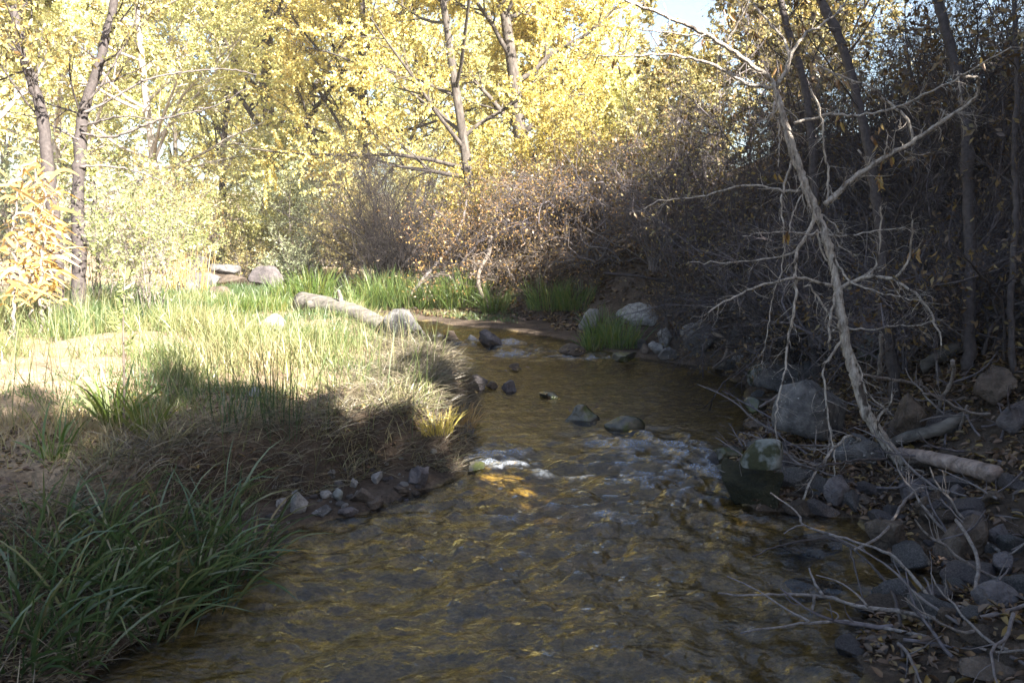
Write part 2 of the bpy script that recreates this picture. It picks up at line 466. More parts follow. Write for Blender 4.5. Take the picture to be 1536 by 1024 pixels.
# flow-warped ripples: stretched across the flow near the camera
u = X + .25 * fbm(X * 1.1, Y * 1.1, 2, 21); v = Y + .25 * fbm(X * 1.1 + 5, Y * 1.1, 2, 22)
r1 = 1 - np.abs(fbm(u * 3.2, v * 5.5, 3, 23)) * 3.2
r2 = 1 - np.abs(fbm(u * 8.5, v * 13, 3, 24)) * 3.2
r3 = fbm(u * 5, v * 9, 4, 25)
w = r1 * .8 + r2 * .32 + r3 * 1.6
edge = ss(-d / .15)
Zw = wz(Y) + edge * (w * (amp + .020 * rif)) + .022 * np.minimum(rif, 1) * edge * fbm(X * 2.3, Y * 2.3, 3, 29)
chop = fbm(X * 16, Y * 16, 3, 31)
crest = ss((r1 - .25) / .6) * .7 + ss((r2 - .3) / .6) * .5
foam = ss((rif * (.25 + crest * .75 + .5 * chop + .7 * fbm(u * 3, v * 5, 2, 35)) - .62) / .6) * .55
Zw += .012 * foam * chop
nx, ny = len(wx), len(wy)
ii = (np.arange(ny - 1)[:, None] * nx + np.arange(nx - 1)).ravel()
ok = (d[:-1, :-1] < .3).ravel()
F = np.stack([ii, ii + 1, ii + nx + 1, ii + nx], 1)[ok]
V = np.stack([X, Y, Zw], -1).reshape(-1, 3)
used = np.zeros(len(V), bool); used[F.ravel()] = True
remap = np.cumsum(used) - 1
wm = mk('water', V[used], remap[F], None, True)
wm.attributes.new("foam", 'FLOAT', 'POINT').data.foreach_set("value", foam.ravel()[used].astype(np.float32))


def water_mat():
    m, nt, out = nodes('creek_water'); L = nt.links.new
    tc = N(nt, 'ShaderNodeTexCoord'); mp = N(nt, 'ShaderNodeMapping'); mp.inputs['Scale'].default_value = (1, 1.7, 1)
    L(tc.outputs['Object'], mp.inputs[0])
    n1 = N(nt, 'ShaderNodeTexNoise'); n1.inputs['Scale'].default_value = 8; n1.inputs['Detail'].default_value = 4; n1.inputs['Roughness'].default_value = .5; n1.inputs['Distortion'].default_value = 1.2
    L(mp.outputs[0], n1.inputs['Vector'])
    n3 = N(nt, 'ShaderNodeTexNoise'); n3.inputs['Scale'].default_value = 42; n3.inputs['Detail'].default_value = 3; n3.inputs['Distortion'].default_value = .6
    L(mp.outputs[0], n3.inputs['Vector'])
    b0 = N(nt, 'ShaderNodeBump'); b0.inputs['Strength'].default_value = .18; b0.inputs['Distance'].default_value = .012
    L(n3.outputs['Fac'], b0.inputs['Height'])
    bp = N(nt, 'ShaderNodeBump'); bp.inputs['Strength'].default_value = .5; bp.inputs['Distance'].default_value = .06
    L(n1.outputs['Fac'], bp.inputs['Height']); L(b0.outputs[0], bp.inputs['Normal'])
    fr = N(nt, 'ShaderNodeFresnel'); fr.inputs['IOR'].default_value = 1.65; L(bp.outputs[0], fr.inputs['Normal'])
    tr = N(nt, 'ShaderNodeBsdfTransparent'); tr.inputs['Color'].default_value = (.78, .70, .50, 1)
    gl = N(nt, 'ShaderNodeBsdfGlossy'); gl.inputs['Roughness'].default_value = .09; L(bp.outputs[0], gl.inputs['Normal'])
    a = N(nt, 'ShaderNodeMixShader'); L(fr.outputs[0], a.inputs[0]); L(tr.outputs[0], a.inputs[1]); L(gl.outputs[0], a.inputs[2])
    df = N(nt, 'ShaderNodeBsdfDiffuse'); df.inputs['Color'].default_value = (.42, .46, .52, 1)
    at = N(nt, 'ShaderNodeAttribute', attribute_name='foam')
    n2 = N(nt, 'ShaderNodeTexNoise'); n2.inputs['Scale'].default_value = 90; n2.inputs['Detail'].default_value = 4; L(tc.outputs['Object'], n2.inputs['Vector'])
    k = ramp(nt, [(.40, (.15, .15, .15)), (.62, (1, 1, 1))], n2.outputs['Fac'])
    mu = N(nt, 'ShaderNodeMath', operation='MULTIPLY'); L(at.outputs['Fac'], mu.inputs[0]); L(k, mu.inputs[1])
    b = N(nt, 'ShaderNodeMixShader'); L(mu.outputs[0], b.inputs[0]); L(a.outputs[0], b.inputs[1]); L(df.outputs[0], b.inputs[2])
    L(b.outputs[0], out.inputs[0])
    return m


tag(link('creek_water', wm, water_mat()), 'shallow clear creek running over a golden brown bed', None, None, 'structure')

# ------------------------------------------------------------------ rocks
_b = bmesh.new(); bmesh.ops.create_icosphere(_b, subdivisions=4, radius=1)
ICO_V = np.array([v.co[:] for v in _b.verts]); ICO_F = np.array([[v.index for v in f.verts] for f in _b.faces]); _b.free()
_b = bmesh.new(); bmesh.ops.create_icosphere(_b, subdivisions=3, radius=1)
ICS_V = np.array([v.co[:] for v in _b.verts]); ICS_F = np.array([[v.index for v in f.verts] for f in _b.faces]); _b.free()


def rock_verts(size, seed, facets=9, rough=.10, big=False, hard=.9):
    r = np.random.default_rng(seed)
    P = (ICO_V if big else ICS_V).copy()
    for k in range(facets):
        n = r.normal(size=3); n /= np.linalg.norm(n); c = r.uniform(.42, .82)
        q = P @ n - c
        P -= np.maximum(q, 0)[:, None] * n * hard
    o = r.uniform(0, 50)
    for f, a in ((1.3, rough), (3.1, rough * .5), (7.5, rough * .28), (16, rough * .12)):
        P = P * (1 + a * vn3(P[:, 0] * f + o, P[:, 1] * f, P[:, 2] * f, seed % 97))[:, None]
    return P * np.asarray(size), (ICO_F if big else ICS_F)


def rock(name, px, yb, w, h, mat, label, seed, cat='rock', group=None, facets=14, rough=.13, rotz=None, deep=.8, sink=.22, water=False, hard=1.0, tilt=0, dz=0):
    p = at_z(px, yb, 0) if water else hit(px, yb)
    d = p[1]
    m = d / FPX * 1.03
    W, Hh = w * m, h * m
    th = math.atan2(CAMZ - p[2], d); Hv = math.sqrt(max(Hh * Hh - (W * deep * math.sin(th) * .75) ** 2, (.45 * Hh) ** 2))
    size = (W / 2 * 1.08, W / 2 * deep, Hv / (2 - 2 * sink) * 1.1)
    V, F = rock_verts(size, seed, facets, rough, w > 24, hard)
    me = mk(name, V, F, None, True)
    p = p + np.array([0, W / 2 * deep * .7, 0])
    if not water: p[2] = min(p[2], float(ground(np.array([p[0]]), np.array([p[1]]))[0]) + .3 * Hh)
    o = link(name, me, M[mat], None, (p[0], p[1], p[2] + dz + size[2] * (1 - 2 * sink)))
    r = np.random.default_rng(seed + 1)
    o.rotation_euler = (r.uniform(-.12, .12), tilt + r.uniform(-.12, .12), rotz if rotz is not None else r.uniform(-.5, .5))
    tag(o, label, cat, group)
    return o


G1 = 'rocks along the right bank'; G2 = 'rocks in and at the edge of the water'; G3 = 'rocks on the left bank'; G4 = 'pale rocks of the far streambed'
ROCKS = [
    # right bank
    ('boulder', 1226, 668, 114, 108, 'rock_grey', 'largest grey boulder, blunt and angular, behind the leaning dead trunk', 3, 'boulder', G1, dict(facets=7, rough=.06, hard=1, rotz=.3)),
    ('boulder', 1111, 452, 82, 44, 'rock_pale', 'pale rounded boulder high on the far right bank, below the bright side branch', 5, 'boulder', G1, {}),
    ('rock', 1050, 536, 58, 46, 'rock_grey', 'squarish grey rock at the back corner of the pool', 8, 'rock', G1, dict(facets=11)),
    ('rock', 1000, 520, 30, 26, 'rock_pale', 'pale grey rock in the heap left of the pool corner, upper one', 12, 'rock', G1, {}),
    ('rock', 1006, 541, 34, 24, 'rock_grey', 'flat grey rock at the foot of the heap by the pool corner', 13, 'rock', G1, {}),
    ('rock', 986, 530, 24, 18, 'rock_pale', 'small white rock on the left edge of the heap by the pool corner', 14, 'rock', G1, {}),
    ('rock', 969, 531, 18, 16, 'rock_brown', 'small round brownish rock, last one left of the heap by the pool corner', 15, 'rock', G1, {}),
    ('rock', 1022, 510, 30, 26, 'rock_grey', 'grey rock wedged at the top of the heap by the pool corner', 16, 'rock', G1, {}),
    ('rock', 1108, 522, 36, 34, 'rock_grey', 'blue grey rock behind the forked white root by the pool', 17, 'rock', G1, {}),
    ('rock', 1138, 530, 30, 28, 'rock_grey', 'round grey rock right of the forked white root', 18, 'rock', G1, {}),
    ('rock', 1106, 547, 28, 14, 'rock_pale', 'small flat white stone right under the forked white root', 19, 'rock', G1, {}),
    ('rock', 1118, 505, 46, 20, 'rock_purple', 'long dark rock above the blue grey ones by the root', 20, 'rock', G1, {}),
    ('rock', 1066, 470, 60, 26, 'rock_purple', 'shaded rock under the pale high boulder', 21, 'rock', G1, {}),
    ('rock', 962, 490, 64, 34, 'rock_pale', 'pale stony slab on the far bank between the grass tufts and the brush', 22, 'rock', G1, dict(rough=.16)),
    ('rock', 888, 503, 36, 34, 'rock_pale', 'pale upright rock half hidden in the far grass', 23, 'rock', G1, {}),
    ('slab_rock', 1180, 586, 74, 40, 'rock_grey', 'tilted grey slab leaning on the back of the largest boulder', 24, 'rock', G1, dict(facets=6, tilt=-.25)),
    ('slab_rock', 1150, 578, 50, 30, 'rock_moss', 'mossy slab at the waterline in front of the tilted grey slab', 25, 'rock', G1, dict(facets=6)),
    ('rock', 1140, 622, 44, 26, 'rock_wet', 'low wet mossy rock at the pool edge left of the largest boulder', 26, 'rock', G1, {}),
    ('rock', 1136, 648, 40, 16, 'rock_brown', 'flat brown rock just under the low wet mossy one', 27, 'rock', G1, {}),
    ('rock', 1090, 697, 54, 34, 'rock_wet', 'upper of two dark wet rocks beside the moss covered block', 28, 'rock', G2, dict(water=True)),
    ('rock', 1100, 716, 54, 20, 'rock_wet', 'lower of two dark wet rocks beside the moss covered block', 29, 'rock', G2, dict(water=True)),
    ('rock', 1298, 698, 76, 42, 'rock_grey', 'broad greenish grey rock at the foot of the leaning dead trunk', 30, 'rock', G1, dict(facets=7)),
    ('rock', 1366, 672, 76, 84, 'rock_brown', 'dark shaded boulder behind the foot of the leaning trunk', 31, 'boulder', G1, {}),
    ('boulder', 1506, 612, 70, 62, 'rock_brown', 'dark round boulder at the right edge of the picture, upper one', 32, 'boulder', G1, {}),
    ('rock', 1530, 648, 56, 46, 'rock_purple', 'pinkish grey rock cut by the right edge under the dark round boulder', 33, 'rock', G1, {}),
    ('rock', 1265, 762, 54, 46, 'rock_purple', 'dark grey rock at the backwater, left of the pair of round rocks', 34, 'rock', G1, {}),
    ('rock', 1300, 762, 34, 22, 'rock_brown', 'small brown rock right of the dark grey one at the backwater', 35, 'rock', G1, {}),
    ('rock', 1378, 752, 60, 34, 'rock_purple', 'round rock under the bright crossing stick, left of a pair', 36, 'rock', G1, {}),
    ('rock', 1404, 770, 56, 34, 'rock_brown', 'round rock under the bright crossing stick, right of a pair', 37, 'rock', G1, {}),
    ('rock', 1345, 832, 80, 62, 'rock_brown', 'broad brown rock sloping into the shaded backwater', 38, 'rock', G1, dict(rough=.07)),
    ('rock', 1452, 846, 90, 72, 'rock_brown', 'big tan grey rock right of the shaded backwater', 39, 'rock', G1, dict(facets=8)),
    ('rock', 1504, 822, 52, 38, 'rock_purple', 'grey rock resting against the big tan grey one', 40, 'rock', G1, {}),
    ('rock', 1510, 866, 46, 38, 'rock_purple', 'purplish rock below the grey one near the right edge', 41, 'rock', G1, {}),
    ('rock', 1504, 916, 62, 42, 'rock_purple', 'wedge shaped grey rock near the lower right corner among leaves', 42, 'rock', G1, dict(facets=6)),
    ('rock', 1490, 1030, 110, 44, 'rock_brown', 'long humped rock in the lower right corner', 43, 'rock', G1, {}),
    ('rock', 1440, 748, 36, 22, 'rock_purple', 'small rock under the end of the barkless log', 44, 'rock', G1, {}),
    ('rock', 1490, 760, 40, 24, 'rock_brown', 'small brown rock right of the barkless log end', 45, 'rock', G1, {}),
    ('rock', 1470, 790, 46, 22, 'rock_purple', 'flat rock in the leaves above the big tan grey one', 46, 'rock', G1, {}),
    ('rock', 1426, 938, 44, 30, 'rock_brown', 'dark rock holding the thick end of the fallen branch', 47, 'rock', G1, {}),
    ('rock', 1240, 870, 120, 46, 'rock_brown', 'flat brown rock lying just under the water of the backwater', 48, 'rock', G2, dict(water=True, dz=-.14)),
    ('rock', 1250, 815, 130, 50, 'rock_brown', 'wide drowned rock at the upper end of the backwater', 49, 'rock', G2, dict(water=True, dz=-.14)),
    ('rock', 1318, 545, 50, 40, 'rock_moss', 'mossy rock behind the largest boulder between the dark trunks', 50, 'rock', G1, {}),
    ('rock', 1282, 470, 60, 40, 'rock_purple', 'shaded rock up the slope behind the leaning trunk', 51, 'rock', G1, {}),
    # stream
    ('rock', 940, 644, 58, 26, 'rock_wet', 'smooth dark rock with water sliding over it in midstream', 60, 'rock', G2, dict(water=True, facets=3, rough=.06, deep=.7, dz=-.045)),
    ('rock', 878, 632, 54, 26, 'rock_wet', 'rough dark midstream rock caked with wet fallen leaves', 61, 'rock', G2, dict(water=True, rough=.25, dz=-.03)),
    ('rock', 822, 598, 30, 10, 'rock_wet', 'low flat stone in midstream above the leaf caked rock', 62, 'rock', G2, dict(water=True)),
    ('rock', 716, 585, 46, 24, 'rock_purple', 'grey rock on the left water edge below the orange grass', 63, 'rock', G2, dict(water=True)),
    ('rock', 738, 584, 24, 14, 'rock_brown', 'small reddish rock touching the grey one at the left water edge', 64, 'rock', G2, dict(water=True)),
    ('rock', 762, 588, 28, 16, 'rock_purple', 'low rock, outermost of the three at the left water edge', 65, 'rock', G2, dict(water=True)),
    ('rock', 773, 556, 20, 10, 'rock_brown', 'tiny brown stone in the pool with leaves around it', 66, 'rock', G2, dict(water=True)),
    ('rock', 600, 507, 84, 38, 'rock_grey', 'smooth slanting grey rock just right of the weathered fallen log', 67, 'rock', G2, dict(facets=6, rough=.06)),
    ('rock', 675, 512, 32, 26, 'rock_brown', 'round brown rock between the slanting grey rock and the riffle', 68, 'rock', G2, {}),
    ('rock', 736, 521, 46, 26, 'rock_purple', 'dark purple flat topped rock at the head of the riffle', 69, 'rock', G2, dict(water=True)),
    ('rock', 801, 515, 24, 13, 'rock_pale', 'small pale stone on the far shore right of the dark purple rock', 70, 'rock', G2, {}),
    ('rock', 858, 533, 48, 20, 'rock_brown', 'flat tan rock with leaves on the far side of the pool', 71, 'rock', G2, dict(water=True)),
    ('rock', 706, 516, 26, 14, 'rock_pale', 'pale stone left of the dark purple rock', 72, 'rock', G2, dict(water=True)),
    ('rock', 654, 523, 44, 12, 'rock_purple', 'low flat rock at the left end of the riffle', 73, 'rock', G2, dict(water=True)),
    ('rock', 940, 542, 46, 14, 'rock_wet', 'dark flat stone at the waterline left of the rock heap', 74, 'rock', G2, dict(water=True)),
    ('rock', 700, 655, 26, 22, 'rock_purple', 'small rock tucked under the grassy bank at the water', 75, 'rock', G2, dict(water=True)),
    ('rock', 712, 712, 40, 18, 'rock_wet', 'wet stone under the corner of the grassy bank', 76, 'rock', G2, dict(water=True)),
    # left bank
    ('rock', 411, 508, 34, 34, 'rock_pale', 'pointed pale rock standing in the meadow grass left of the log', 80, 'rock', G3, dict(facets=5, deep=.7)),
    ('rock', 404, 527, 40, 18, 'rock_pale', 'low pale rock in front of the pointed one', 81, 'rock', G3, {}),
    ('rock', 381, 598, 26, 14, 'rock_pale', 'white stone lying alone in the meadow grass', 82, 'rock', G3, {}),
    ('rock', 445, 770, 32, 38, 'rock_pale', 'upright pale rock at the left end of the gravel spit', 83, 'rock', G3, dict(facets=6)),
    ('rock', 418, 762, 22, 16, 'rock_pale', 'small pale stone left of the upright one on the gravel spit', 84, 'rock', G3, {}),
    ('rock', 628, 732, 46, 32, 'rock_purple', 'domed purplish rock at the right end of the gravel spit', 85, 'rock', G3, {}),
    ('rock', 540, 755, 46, 22, 'rock_brown', 'dark oval stone in the middle of the gravel spit', 86, 'rock', G3, {}),
    ('rock', 484, 778, 36, 20, 'rock_grey', 'grey stone at the waterline near the left end of the gravel spit', 87, 'rock', G3, {}),
    ('rock', 523, 776, 32, 18, 'rock_purple', 'pinkish stone at the waterline in the middle of the gravel spit', 88, 'rock', G3, {}),
    ('rock', 562, 766, 36, 20, 'rock_brown', 'wet brown stone under the dark oval one', 89, 'rock', G3, {}),
    ('rock', 565, 725, 24, 18, 'rock_pale', 'pale angular stone at the back of the gravel spit', 90, 'rock', G3, {}),
    ('rock', 488, 748, 20, 16, 'rock_pale', 'pale twin lobed stone in the gravel right of the upright rock', 91, 'rock', G3, {}),
    ('rock', 505, 752, 22, 18, 'rock_moss', 'greenish stone next to the pale twin lobed one', 92, 'rock', G3, {}),
    ('rock', 508, 733, 22, 14, 'rock_grey', 'grey oval stone at the top of the gravel spit', 93, 'rock', G3, {}),
    ('rock', 530, 733, 18, 14, 'rock_pale', 'light stone right of the grey oval one on the gravel spit', 94, 'rock', G3, {}),
    ('rock', 600, 742, 26, 14, 'rock_brown', 'flat rusty stone left of the domed purplish rock', 95, 'rock', G3, {}),
]
for n, px, yb, w, h, mat, lab, seed, cat, grp, kw in ROCKS:
    rock(n, px, yb, w, h, mat, lab, seed, cat, grp, **kw)

# the moss covered block: grey top, mossy body hanging over the water
p = at_z(1152, 766)
bt = thing('mossy_block', (p[0], p[1] + .2, 0), 'block of stone with bare grey top and dark mossy side over the water', 'rock', G1)
V, F = rock_verts((.27, .30, .30), 140, 8, .18, True)
link('mossy_side', mk('mossy_side', V, F, None, True), M['moss'], bt, (0, .02, .03))
V, F = rock_verts((.155, .15, .13), 141, 9, .08, True)
link('bare_top', mk('bare_top', V, F, None, True), M['rock_moss'], bt, (-.02, -.06, .30))

# far streambed rocks
r = np.random.default_rng(5)
FAR = [(318, 392, 40, 'broad flat pale rock, farthest left in the dry streambed'), (352, 388, 44, 'low grey rock beside the farthest left streambed rock'), (395, 386, 60, 'wide pale rock at the back of the streambed under the twigs'),
       (436, 390, 54, 'sunlit rock at the right back of the streambed'), (330, 412, 46, 'flat rock on the left side of the streambed above the reeds'), (378, 408, 40, 'grey rock in the middle of the streambed behind the small grass patch'),
       (425, 408, 46, 'purplish rock right of the small grass patch in the streambed'), (305, 428, 52, 'round pale rock near the dry stalks at the left streambed edge'), (345, 432, 44, 'pale rock in front of the small grass patch'),
       (400, 432, 50, 'long pale rock at the front of the streambed'), (275, 446, 46, 'broad boulder at the left meadow rim'), (322, 452, 44, 'low grey boulder peeping over the meadow rim'), (460, 412, 36, 'brown rock at the foot of the dead bush'),
       (290, 406, 40, 'pale slab under the dry stalks')]
for k, (px, yb, w, lab) in enumerate(FAR):
    rock('rock', px, yb, w, w * r.uniform(.4, .6), ['rock_purple', 'rock_grey', 'rock_brown'][k % 3], lab, 200 + k, 'rock', G4, facets=8)

# pebbles of the spit
peb = []
for k in range(5):
    V, F = rock_verts((1, .8, .6), 300 + k, 6, .08)
    peb.append(mk('pebble', V, F, None, True)); peb[-1].materials.append(M[['rock_grey', 'rock_pale', 'rock_brown', 'rock_purple', 'rock_pale'][k]])
n = 0
while n < 70:
    t = r.uniform(); px = 405 + 250 * t; yb = 788 - 55 * t - r.uniform(0, 62) + r.uniform(-4, 10)
    p = hit(px, yb)
    o = bpy.data.objects.new('pebble', peb[r.integers(5)]); COL.objects.link(o)
    s = r.uniform(.012, .036)
    o.location = (p[0], p[1], p[2] + s * .25); o.scale = (s, s, s); o.rotation_euler = (r.uniform(-.4, .4), r.uniform(-.4, .4), r.uniform(0, 6))
    tag(o, 'small rounded pebble on the gravel spit under the left bank', 'pebble', 'pebbles of the gravel spit'); n += 1

# jumble of half buried rocks along the right bank
JM = []
for k in range(9):
    V, F = rock_verts((1, .75 + .06 * (k % 4), .55 + .05 * (k % 3)), 900 + k, 13, .14, True, 1.0)
    JM.append(mk('half_buried_rock', V, F, None, True)); JM[-1].materials.append(M[['rock_brown', 'rock_grey', 'rock_purple'][k % 3]])
n = tries = 0
while n < 64 and tries < 600:
    tries += 1
    px, yb = r.uniform(950, 1536), r.uniform(480, 1010)
    p = hit(px, yb); dd_ = shore(p[:1], p[1:2])[0][0]
    if dd_ < -.04 or p[1] > 13 or r.uniform() > math.exp(-max(0, dd_ - .25) / .55): continue
    o = bpy.data.objects.new('half_buried_rock', JM[r.integers(9)]); COL.objects.link(o)
    s = r.uniform(.04, .13) * (1 + .04 * p[1])
    o.location = (p[0], p[1], p[2] + s * .12); o.scale = (s, s, s * r.uniform(.8, 1.2)); o.rotation_euler = (r.uniform(-.4, .4), r.uniform(-.4, .4), r.uniform(0, 6))
    tag(o, 'half buried tan grey rock in the jumble along the right bank', 'rock', 'half buried rocks along the right bank'); n += 1

# pebbles and cobbles scattered on the right bank
n = 0
while n < 45:
    px, yb = r.uniform(1130, 1530), r.uniform(690, 1010)
    p = hit(px, yb)
    if shore(p[:1], p[1:2])[0][0] < .05: n += .2; continue
    o = bpy.data.objects.new('cobble', peb[2 + r.integers(2)]); COL.objects.link(o)
    s = r.uniform(.012, .04)
    o.location = (p[0], p[1], p[2] + s * .2); o.scale = (s, s, s); o.rotation_euler = (r.uniform(-.4, .4), r.uniform(-.4, .4), r.uniform(0, 6))
    tag(o, 'small shaded cobble among fallen leaves on the right bank', 'cobble', 'cobbles of the right bank'); n += 1

# ------------------------------------------------------------------ branches and leaves
def rn(rng, n):
    q = rng.normal(size=(n, 3)); return q / np.linalg.norm(q, axis=1, keepdims=True)


def walk(rng, p0, d, L, K, wob, trop):
    n = len(p0); st = (np.broadcast_to(L, (n,)) / (K - 1))[:, None]
    P = [p0]
    d = d / np.linalg.norm(d, axis=1, keepdims=True)
    for k in range(K - 1):
        P.append(P[-1] + d * st)
        d = d + rng.normal(size=(n, 3)) * wob + np.asarray(trop)
        d /= np.linalg.norm(d, axis=1, keepdims=True)
    return np.stack(P, 1)


def grow(rng, P, R, n, L, ang, K, wob=.15, trop=(0, 0, .03), rfac=.6, t0=.25, t1=1., rmin=.0015, shrink=.5):
    Np, Kp = P.shape[:2]
    idx = np.repeat(np.arange(Np), n)
    t = rng.uniform(t0, t1, len(idx)); f = t * (Kp - 1) * .999; i = f.astype(int); w = (f - i)[:, None]
    p0 = P[idx, i] * (1 - w) + P[idx, i + 1] * w
    T = P[idx, i + 1] - P[idx, i]; T /= np.linalg.norm(T, axis=1, keepdims=True) + 1e-9
    q = rn(rng, len(idx)); q -= T * (q * T).sum(1, keepdims=True); q /= np.linalg.norm(q, axis=1, keepdims=True) + 1e-9
    a = rng.uniform(ang * .6, ang * 1.3, len(idx))[:, None]
    d = T * np.cos(a) + q * np.sin(a)
    LL = L * rng.uniform(.55, 1.25, len(idx)) * (1 - shrink * (t - t0))
    C = walk(rng, p0, d, LL, K, wob, trop)
    r0 = np.maximum((R[idx, i] * (1 - w[:, 0]) + R[idx, i + 1] * w[:, 0]) * rfac, rmin)
    CR = np.maximum(r0[:, None] * np.linspace(1, .3, K), rmin * .7)
    return C, CR


def leaves_on(rng, mb, P, n, l, asp, hang=.3, t0=.15, var=.25, tone=None):
    Np, K = P.shape[:2]
    idx = np.repeat(np.arange(Np), n); m = len(idx)
    t = rng.uniform(t0, 1, m); f = t * (K - 1) * .999; i = f.astype(int); w = (f - i)[:, None]
    p = P[idx, i] * (1 - w) + P[idx, i + 1] * w
    T = P[idx, i + 1] - P[idx, i]; T /= np.linalg.norm(T, axis=1, keepdims=True) + 1e-9
    d = T * .6 + rn(rng, m) * .8 - np.array([0, 0, hang])
    ll = l * rng.uniform(.4, 1.45, m)
    tw = rng.uniform(0, 1, Np)[idx] if tone is None else tone[idx]
    rd = np.clip(tw * .6 + rng.uniform(0, 1, m) * .4 + rng.normal(size=m) * .05, 0, 1)
    mb.leaves(p, d, rn(rng, m), ll, ll * asp, rd)


def spline(pts, n):
    P = np.asarray(pts, float)
    seg = np.r_[0, np.cumsum(np.linalg.norm(np.diff(P, axis=0), axis=1))]
    E = np.vstack([2 * P[0] - P[1], P, 2 * P[-1] - P[-2]])
    out = []
    for s in np.linspace(0, seg[-1], n):
        k = min(np.searchsorted(seg, s, 'right') - 1, len(P) - 2)
        t = (s - seg[k]) / max(seg[k + 1] - seg[k], 1e-9)
        a, b, c, e = E[k], E[k + 1], E[k + 2], E[k + 3]
        out.append(.5 * (2 * b + (c - a) * t + (2 * a - 5 * b + 4 * c - e) * t * t + (3 * b - a - 3 * c + e) * t ** 3))
    return np.array(out)


# ------------------------------------------------------------------ crown trees
TREE_MESH = {}


def tree(px, d, H, spread_, leaf, label, seed, bark='trunkbark', nl=(16, 8, 7), lp=34, ls=.085, base=.3, rt=.17, group=None, name='tree', x=None, lean=(0, 0), asp=.6, key=None, sc=1.0):
    """trunk, limbs and twigs grown level by level; leaves hang on the twigs"""
    if x is not None:
        loc = np.array([x, d, float(ground(np.array([x]), np.array([d]))[0])])
    else:
        loc = on(px, d)
    loc[2] -= .05
    t = thing(name, loc, label, 'tree', group)
    if key and key in TREE_MESH:
        for nm, me in TREE_MESH[key]:
            o = bpy.data.objects.new(nm, me); COL.objects.link(o); o.parent = t
        t.scale = (sc, sc, sc * (1 + .1 * math.sin(seed))); t.rotation_euler = (0, 0, seed * 1.7)
        return t
    g = np.random.default_rng(seed)
    K = 10
    tr = walk(g, np.zeros((1, 3)), np.array([[lean[0], lean[1], 1.]]), H * .8, K, .05, (0, 0, .03))
    R0 = (rt * np.linspace(1, .25, K) ** 1.0)[None]
    R0[0, 0] *= 1.35
    l1, r1 = grow(g, tr, R0, nl[0], spread_, 1.05, 7, .12, (0, 0, .05), .5, base, 1., .01, .55)
    l2, r2 = grow(g, l1, r1, nl[1], spread_ * .42, .8, 5, .16, (0, 0, .01), .5, .25, 1., .005)
    l3, r3 = grow(g, l2, r2, nl[2], spread_ * .2, .8, 4, .2, (0, 0, -.05), .5, .2, 1., .003)
    mb = MB(); mb.tubes(tr, R0, 9, g); mt = mb.mesh('trunk', smooth=True)
    mb = MB(); mb.tubes(l1, r1, 5, g); mb.tubes(l2, r2, 4, g); mb.tubes(l3, r3, 3, g); m2 = mb.mesh('branchwork', smooth=True)
    mb = MB(); leaves_on(g, mb, l3, lp, ls, asp, .35, 0); leaves_on(g, mb, l2, lp // 3, ls, asp, .35, .3)
    m3 = mb.mesh('crown')
    res = []
    for nm, me, mt_ in (('trunk', mt, M[bark]), ('branchwork', m2, M[bark]), ('crown', m3, M[leaf])):
        link(nm, me, mt_, t); res.append((nm, me))
    if key: TREE_MESH[key] = res
    return t


GT = 'autumn trees behind the creek'
BIG = dict(nl=(24, 10, 8), lp=46, ls=.064, group=GT)
tree(716, 17.5, 12, 4.3, 'gold', 'golden tree with a forked brown trunk standing on the far bank, nearest the water', 1, lean=(-.10, 0), rt=.13, base=.18, **BIG)
tree(785, 20, 13, 3.5, 'gold', 'golden tree with a thick trunk just right of the forked one', 2, rt=.22, base=.14, **BIG)
tree(412, 27, 15, 5.6, 'gold', 'yellow tree with a dark forked trunk seen above the dry streambed', 3, rt=.28, base=.26, **BIG)
tree(245, 23, 13, 4.8, 'yelgreen', 'pale yellow green tree behind the green bush', 4, bark='palebark', base=.06, rt=.14, **BIG)
tree(560, 24, 15, 5.4, 'gold', 'tall yellow tree behind the dead bush, greenest at the top', 5, base=.08, rt=.16, **BIG)
tree(90, 25, 14, 5.2, 'yelgreen', 'washed out yellow green tree behind the two pale trunks', 6, bark='palebark', base=.06, rt=.15, **BIG)
tree(850, 23, 8.5, 3.0, 'gold', 'golden tree left of the patch of open sky', 7, base=.06, rt=.15, **BIG)
tree(340, 32, 14, 5.2, 'yelgreen', 'yellow tree left of the dark forked trunk', 13, base=.08, rt=.16, **BIG)
tree(480, 31, 13, 5.2, 'gold', 'yellow tree right of the dark forked trunk', 14, base=.08, rt=.16, **BIG)
tree(650, 30, 15, 5.4, 'yelgreen', 'pale yellow tree behind the forked brown trunk', 15, base=.08, rt=.16, **BIG)
tree(1075, 14.5, 3.3, 2.2, 'olive', 'olive yellow tree right below the patch of open sky', 8, group=GT, base=.1, rt=.08, bark='twig', ls=.075, lp=34)
tree(1205, 16, 4.0, 2.4, 'olive', 'olive tree behind the top of the leaning dead tree', 9, group=GT, base=.12, rt=.1, bark='darktwig', ls=.07, lp=22)
tree(985, 19, 3.8, 2.8, 'yelgreen', 'low yellow green tree under the patch of open sky', 10, group=GT, base=.06, rt=.1, ls=.085, lp=40)
tree(-60, 15, 11, 4, 'yelgreen', 'pale tree at the left edge behind the dry cane', 11, group=GT, bark='palebark', base=.12, lp=36, ls=.09)
for k, (px, dd, s, lab) in enumerate([(150, 42, 1.05, 'far tree behind the washed out yellow green one'), (20, 38, 1.0, 'far tree at the upper left corner'), (780, 40, .9, 'far tree behind the thick golden trunk'), (560, 44, 1.1, 'far tree behind the tall yellow tree'),
                                      (400, 46, 1.0, 'far tree showing beside the dark forked trunk'), (270, 44, 1.0, 'far tree behind the pale yellow green one')]):
    tree(px, dd, 14, 5, 'yelgreen', lab, 20 + k, group='far trees beyond the streambed', key='far', sc=s, ls=.14, lp=34, base=.04, nl=(22, 8, 7))
